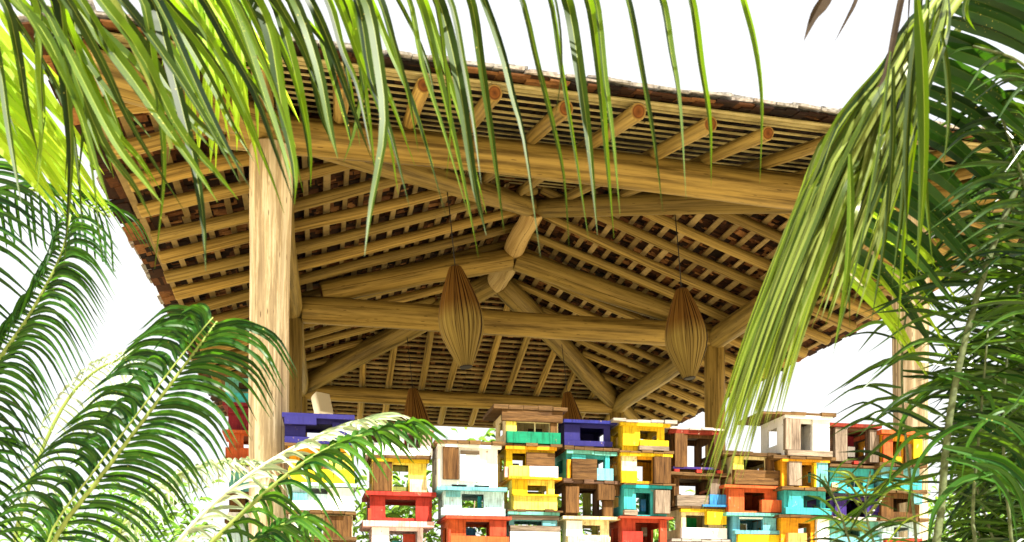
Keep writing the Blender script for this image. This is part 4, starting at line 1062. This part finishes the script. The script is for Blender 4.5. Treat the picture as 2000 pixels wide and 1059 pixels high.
# bright arching fronds at the bottom
cr4 = P(300, 1240, 3.5)
low = tree('feather_palm', cr4, 'small feather palm with sunlit fronds arching in front of the lemon and violet navy houses', 'palm tree', 0.09)
hangR = lambda L, D: (lambda q: [(L * .32 * lp(1, .6, q), -6), (L * .72 * lp(1, .75, q), D * .32 * lp(1, .6, q)), (L * lp(1, .8, q), D * lp(1, .45, q))])
hangL = lambda L, D: (lambda q: [(L * .10, -10), (L * .26, D * .25), (L * .30, D * lp(1, .6, q))])
pinnate(low, [(330, 1170), (390, 1085), (460, 1015), (530, 952), (600, 900), (670, 862), (730, 845), (780, 833), (812, 828)], [3.45, 3.4, 3.38, 3.36, 3.35, 3.35, 3.35, 3.36, 3.38], 32,
        (lambda q: [(44 * lp(1, .5, q), -6), (100 * lp(1, .5, q), 40 * lp(1, .3, q)), (140 * lp(1, .52, q), 125 * lp(1, .22, q))]), hangL(95, 70), 8.5, L_low, root=cr4, start=.08, skip=.1)
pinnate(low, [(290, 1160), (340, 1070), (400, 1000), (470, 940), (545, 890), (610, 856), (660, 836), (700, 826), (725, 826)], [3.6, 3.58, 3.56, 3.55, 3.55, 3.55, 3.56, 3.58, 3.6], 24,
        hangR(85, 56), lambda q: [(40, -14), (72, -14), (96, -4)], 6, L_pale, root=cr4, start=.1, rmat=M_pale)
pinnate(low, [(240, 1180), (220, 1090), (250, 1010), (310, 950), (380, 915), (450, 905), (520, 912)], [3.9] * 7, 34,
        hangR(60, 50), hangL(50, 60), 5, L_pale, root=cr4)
pinnate(low, [(380, 1220), (430, 1130), (480, 1070), (540, 1030), (600, 1010)], [3.2] * 5, 18,
        hangR(105, 95), hangL(80, 90), 9.5, L_low, root=cr4)

# ---- areca clump at the right
cr5 = P(1880, 1420, 3.3)
arec = thing('areca_palm', (cr5.x, cr5.y, GZ), 'dense areca palm clump with a pale leaning stem at the right edge', 'palm tree')
ra = random.Random(21)
def areca(rpx, Zs, n, Lr, Ll, w, r0, r1, dr=(0.05, 0.5), dl=(0.05, 0.5), start=.12, mat=None, rm=None, skip=.05, bend=.12, skl=None):
    base = P(rpx[0][0], rpx[0][1], Zs[0])
    root = Vector((cr5.x + (base.x - cr5.x) * .4, cr5.y + (base.y - cr5.y) * .4, GZ + 0.02))
    path2 = catmull([Vector((u, v, z)) for (u, v), z in zip(rpx, Zs)], 60)
    m = MB()
    for side, L, d in ((1, Lr, dr), (-1, Ll, dl)):
        if not L: continue
        n2 = int(n * 1.25)
        for k in range(n2):
            q = start + (1 - start) * (k + ra.uniform(-.45, .45)) / n2
            if not 0 <= q <= 1 or ra.random() < (skip if side > 0 or skl is None else skl): continue
            f = q * 60; i = min(int(f), 59); p = path2[i].lerp(path2[i + 1], f - i)
            l = L * ra.uniform(.75, 1.1) * (0.65 + 0.5 * math.sin(math.pi * min(1, .15 + q * .8)))
            a = ra.uniform(*d); sg = side
            dz = ra.uniform(-.25, .25)
            sag = l * bend * ra.uniform(.4, 1.8)
            mid = (p.x + sg * l * .5 * math.cos(a), p.y + l * .5 * math.sin(a) - sag * .6)
            tip = (p.x + sg * l * math.cos(a), p.y + l * math.sin(a) + sag)
            leaf(m, px([(p.x, p.y), mid, tip], [p.z, p.z + dz * .5, p.z + dz]), w * 0.74 * ra.uniform(.7, 1.25) * p.z / FPX, ra, n=9, roll=ra.uniform(-1.0, 1.0))
    frond(arec, [root] + [P(u, v, z) for (u, v), z in zip(rpx, Zs)], r0, r1, m, mat or L_arec, rm or M_stem)
areca([(1828, 1180), (1838, 1000), (1850, 850), (1872, 720), (1908, 580), (1955, 440), (2010, 320), (2070, 240)], [3.0] * 8, 44, 230, 210, 15, .0145, .008, dr=(-.1, .55), dl=(-.25, .6), start=.2, skl=.3)
areca([(1795, 1180), (1788, 1040), (1776, 920), (1764, 800), (1762, 690), (1775, 580), (1800, 480)], [3.3] * 7, 13, 150, 130, 9, .007, .003, dr=(-.5, .6), dl=(-.6, .5), start=.15)
areca([(1990, 1240), (1975, 1050), (1960, 880), (1965, 720), (1990, 560), (2030, 420)], [3.2] * 6, 50, 180, 170, 13, .008, .003, dr=(-.4, .9), dl=(-.5, .8), skl=.3)
areca([(2080, 1240), (2060, 1050), (2040, 880), (2020, 700), (2025, 540), (2050, 380), (2090, 260)], [3.5] * 7, 56, 80, 200, 14, .008, .003, dl=(-.7, .8))
areca([(2020, 1240), (1950, 1080), (1910, 960), (1890, 860), (1890, 760), (1900, 660)], [3.7] * 6, 44, 210, 60, 12, .007, .003, dr=(-.3, .6), dl=(-.4, .5))
areca([(2140, 900), (2080, 700), (2040, 520), (2000, 360), (1960, 240), (1930, 170)], [2.9] * 6, 36, 140, 170, 15, .008, .003, dr=(.1, .9), dl=(-.2, .7), skip=.2)
areca([(1760, 1220), (1730, 1120), (1700, 1040), (1690, 980), (1700, 920)], [3.1] * 5, 14, 120, 110, 9, .007, .003, dr=(-.9, .3), dl=(-.9, .3), mat=L_grey)
areca([(1700, 1240), (1690, 1140), (1660, 1060), (1640, 1000), (1610, 930)], [3.0] * 5, 12, 120, 90, 8, .006, .003, dr=(-1.0, .2), dl=(-.9, .3))
areca([(2180, 500), (2120, 330), (2060, 200), (1990, 120), (1900, 90)], [2.7] * 5, 22, 0, 120, 12, .008, .003, dl=(-.3, .8), skip=.3)
areca([(2150, 1240), (2110, 1060), (2070, 940), (2010, 840), (1950, 780)], [4.0] * 5, 60, 140, 150, 15, .008, .003, dr=(-.6, 1.1), dl=(-.7, 1.0), skip=0)
areca([(2150, 1000), (2120, 860), (2080, 700), (2030, 580), (1960, 500)], [4.1] * 5, 60, 140, 150, 15, .008, .003, dr=(-.6, 1.1), dl=(-.7, 1.0), skip=0)
areca([(2200, 700), (2150, 520), (2100, 400), (2040, 320), (1960, 280)], [4.2] * 5, 46, 140, 140, 15, .008, .003, dr=(-.6, 1.1), dl=(-.7, 1.0), skip=0)

areca([(2080, 1260), (2060, 1160), (2020, 1060), (1970, 980), (1920, 930)], [3.9] * 5, 46, 160, 130, 14, .007, .003, dr=(-.6, 1.1), dl=(-.7, 1.0), skip=0)
areca([(1960, 1280), (1950, 1180), (1930, 1090), (1900, 1010)], [3.8] * 4, 36, 150, 90, 13, .007, .003, dr=(-.6, 1.1), dl=(-.5, 1.0), skip=0)
areca([(2180, 1100), (2120, 1000), (2060, 930), (1990, 890)], [3.9] * 4, 40, 120, 120, 14, .007, .003, dr=(-.6, 1.1), dl=(-.5, 1.0), skip=0)
lmR = MB()
for k in range(26):
    u0 = ra.uniform(1830, 2010); v0 = ra.uniform(620, 930); sg = ra.choice((1, 1, 1, -1)); L = ra.uniform(90, 190); Z = ra.uniform(2.75, 3.1)
    leaf(lmR, px([(u0, v0), (u0 + sg * L * .45, v0 + L * .12), (u0 + sg * L * .8, v0 + L * .5), (u0 + sg * L * .92, v0 + L * 1.1)], Z), ra.uniform(10, 17) * Z / FPX, ra, n=10, roll=ra.uniform(-.8, .8))
frond(arec, [Vector((cr5.x, cr5.y, GZ + .02))] + [P(u, v, 3.0) for u, v in ((1905, 1180), (1900, 1000), (1915, 820), (1930, 640))], .008, .003, lmR, L_low, M_stem)

# ------------------------------------------------------------------ planting beyond the pavilion
L_bush = mat_leaf('broad_bush_leaf', (0.06, 0.20, 0.02), (0.22, 0.38, 0.05), (0.35, 0.6, 0.05), 0.4, rough=0.4, tipstart=1.3)
M_bark = mat_plain('bush_stem', (0.16, 0.11, 0.07), 0.85, 0.25)
rb_ = random.Random(5)
def bush(x, y, h, rad, label, n=900, lw=0.10):
    t = thing('shrub', (x, y, GZ), label, 'shrub', 'shrubs growing beyond the pavilion')
    m = MB()
    for k in range(5):
        a = 6.28 * k / 5
        m.tube([Vector((0, 0, 0)), Vector((math.cos(a) * rad * .25, math.sin(a) * rad * .25, h * .4)), Vector((math.cos(a) * rad * .5, math.sin(a) * rad * .5, h * .75))], [.04, .028, .01], seg=6)
    m.build('stems', M_bark, t)
    m = MB()
    clumps = []
    for k in range(16):
        a = rb_.uniform(0, 6.28); d = rad * math.sqrt(rb_.random()) * .8
        clumps.append(Vector((math.cos(a) * d, math.sin(a) * d, h * rb_.uniform(.25, .9))))
    for k in range(n):
        c = rb_.choice(clumps)
        p = c + Vector((rb_.gauss(0, rad * .22), rb_.gauss(0, rad * .22), rb_.gauss(0, h * .09)))
        if p.z < 0.05: continue
        L = rb_.uniform(.16, .34); d = Vector((rb_.uniform(-1, 1), rb_.uniform(-1, 1), rb_.uniform(-.5, .6))).normalized()
        leaf(m, [p, p + d * L * .5 + Vector((0, 0, .03)), p + d * L + Vector((0, 0, -.04))], lw * rb_.uniform(.5, 1.1), rb_, n=4, roll=rb_.uniform(-1.3, 1.3))
    m.build('crown', L_bush, t)
for i, (u, vt, Z, rad) in enumerate([(905, 846, 17.5, 1.0), (770, 935, 16.5, 1.2), (1000, 905, 19, 1.3), (1150, 948, 16.8, 1.2), (1330, 975, 18, 1.2), (600, 985, 16.5, 1.3), (340, 935, 17, 1.5), (180, 960, 18.5, 1.6), (1480, 1000, 18, 1.3), (1690, 985, 19, 1.5), (1890, 930, 20, 2.0)]):
    p = P(u, vt, Z)
    where = ['its top showing over the tall white house', 'seen through the windows of the red house stack', 'behind the green parapet house stack', 'seen through the bare brown timber house',
             'behind the white parapet house', 'seen past the right side of the left pillar', 'left of the pavilion behind the feather palm fronds', 'at the far left behind the feather palm',
             'behind the bright orange house', 'behind the purple house', 'behind the areca clump'][i]
    bush(p.x, p.y, p.z - GZ, rad, 'sunlit green shrub beyond the pavilion, ' + where)
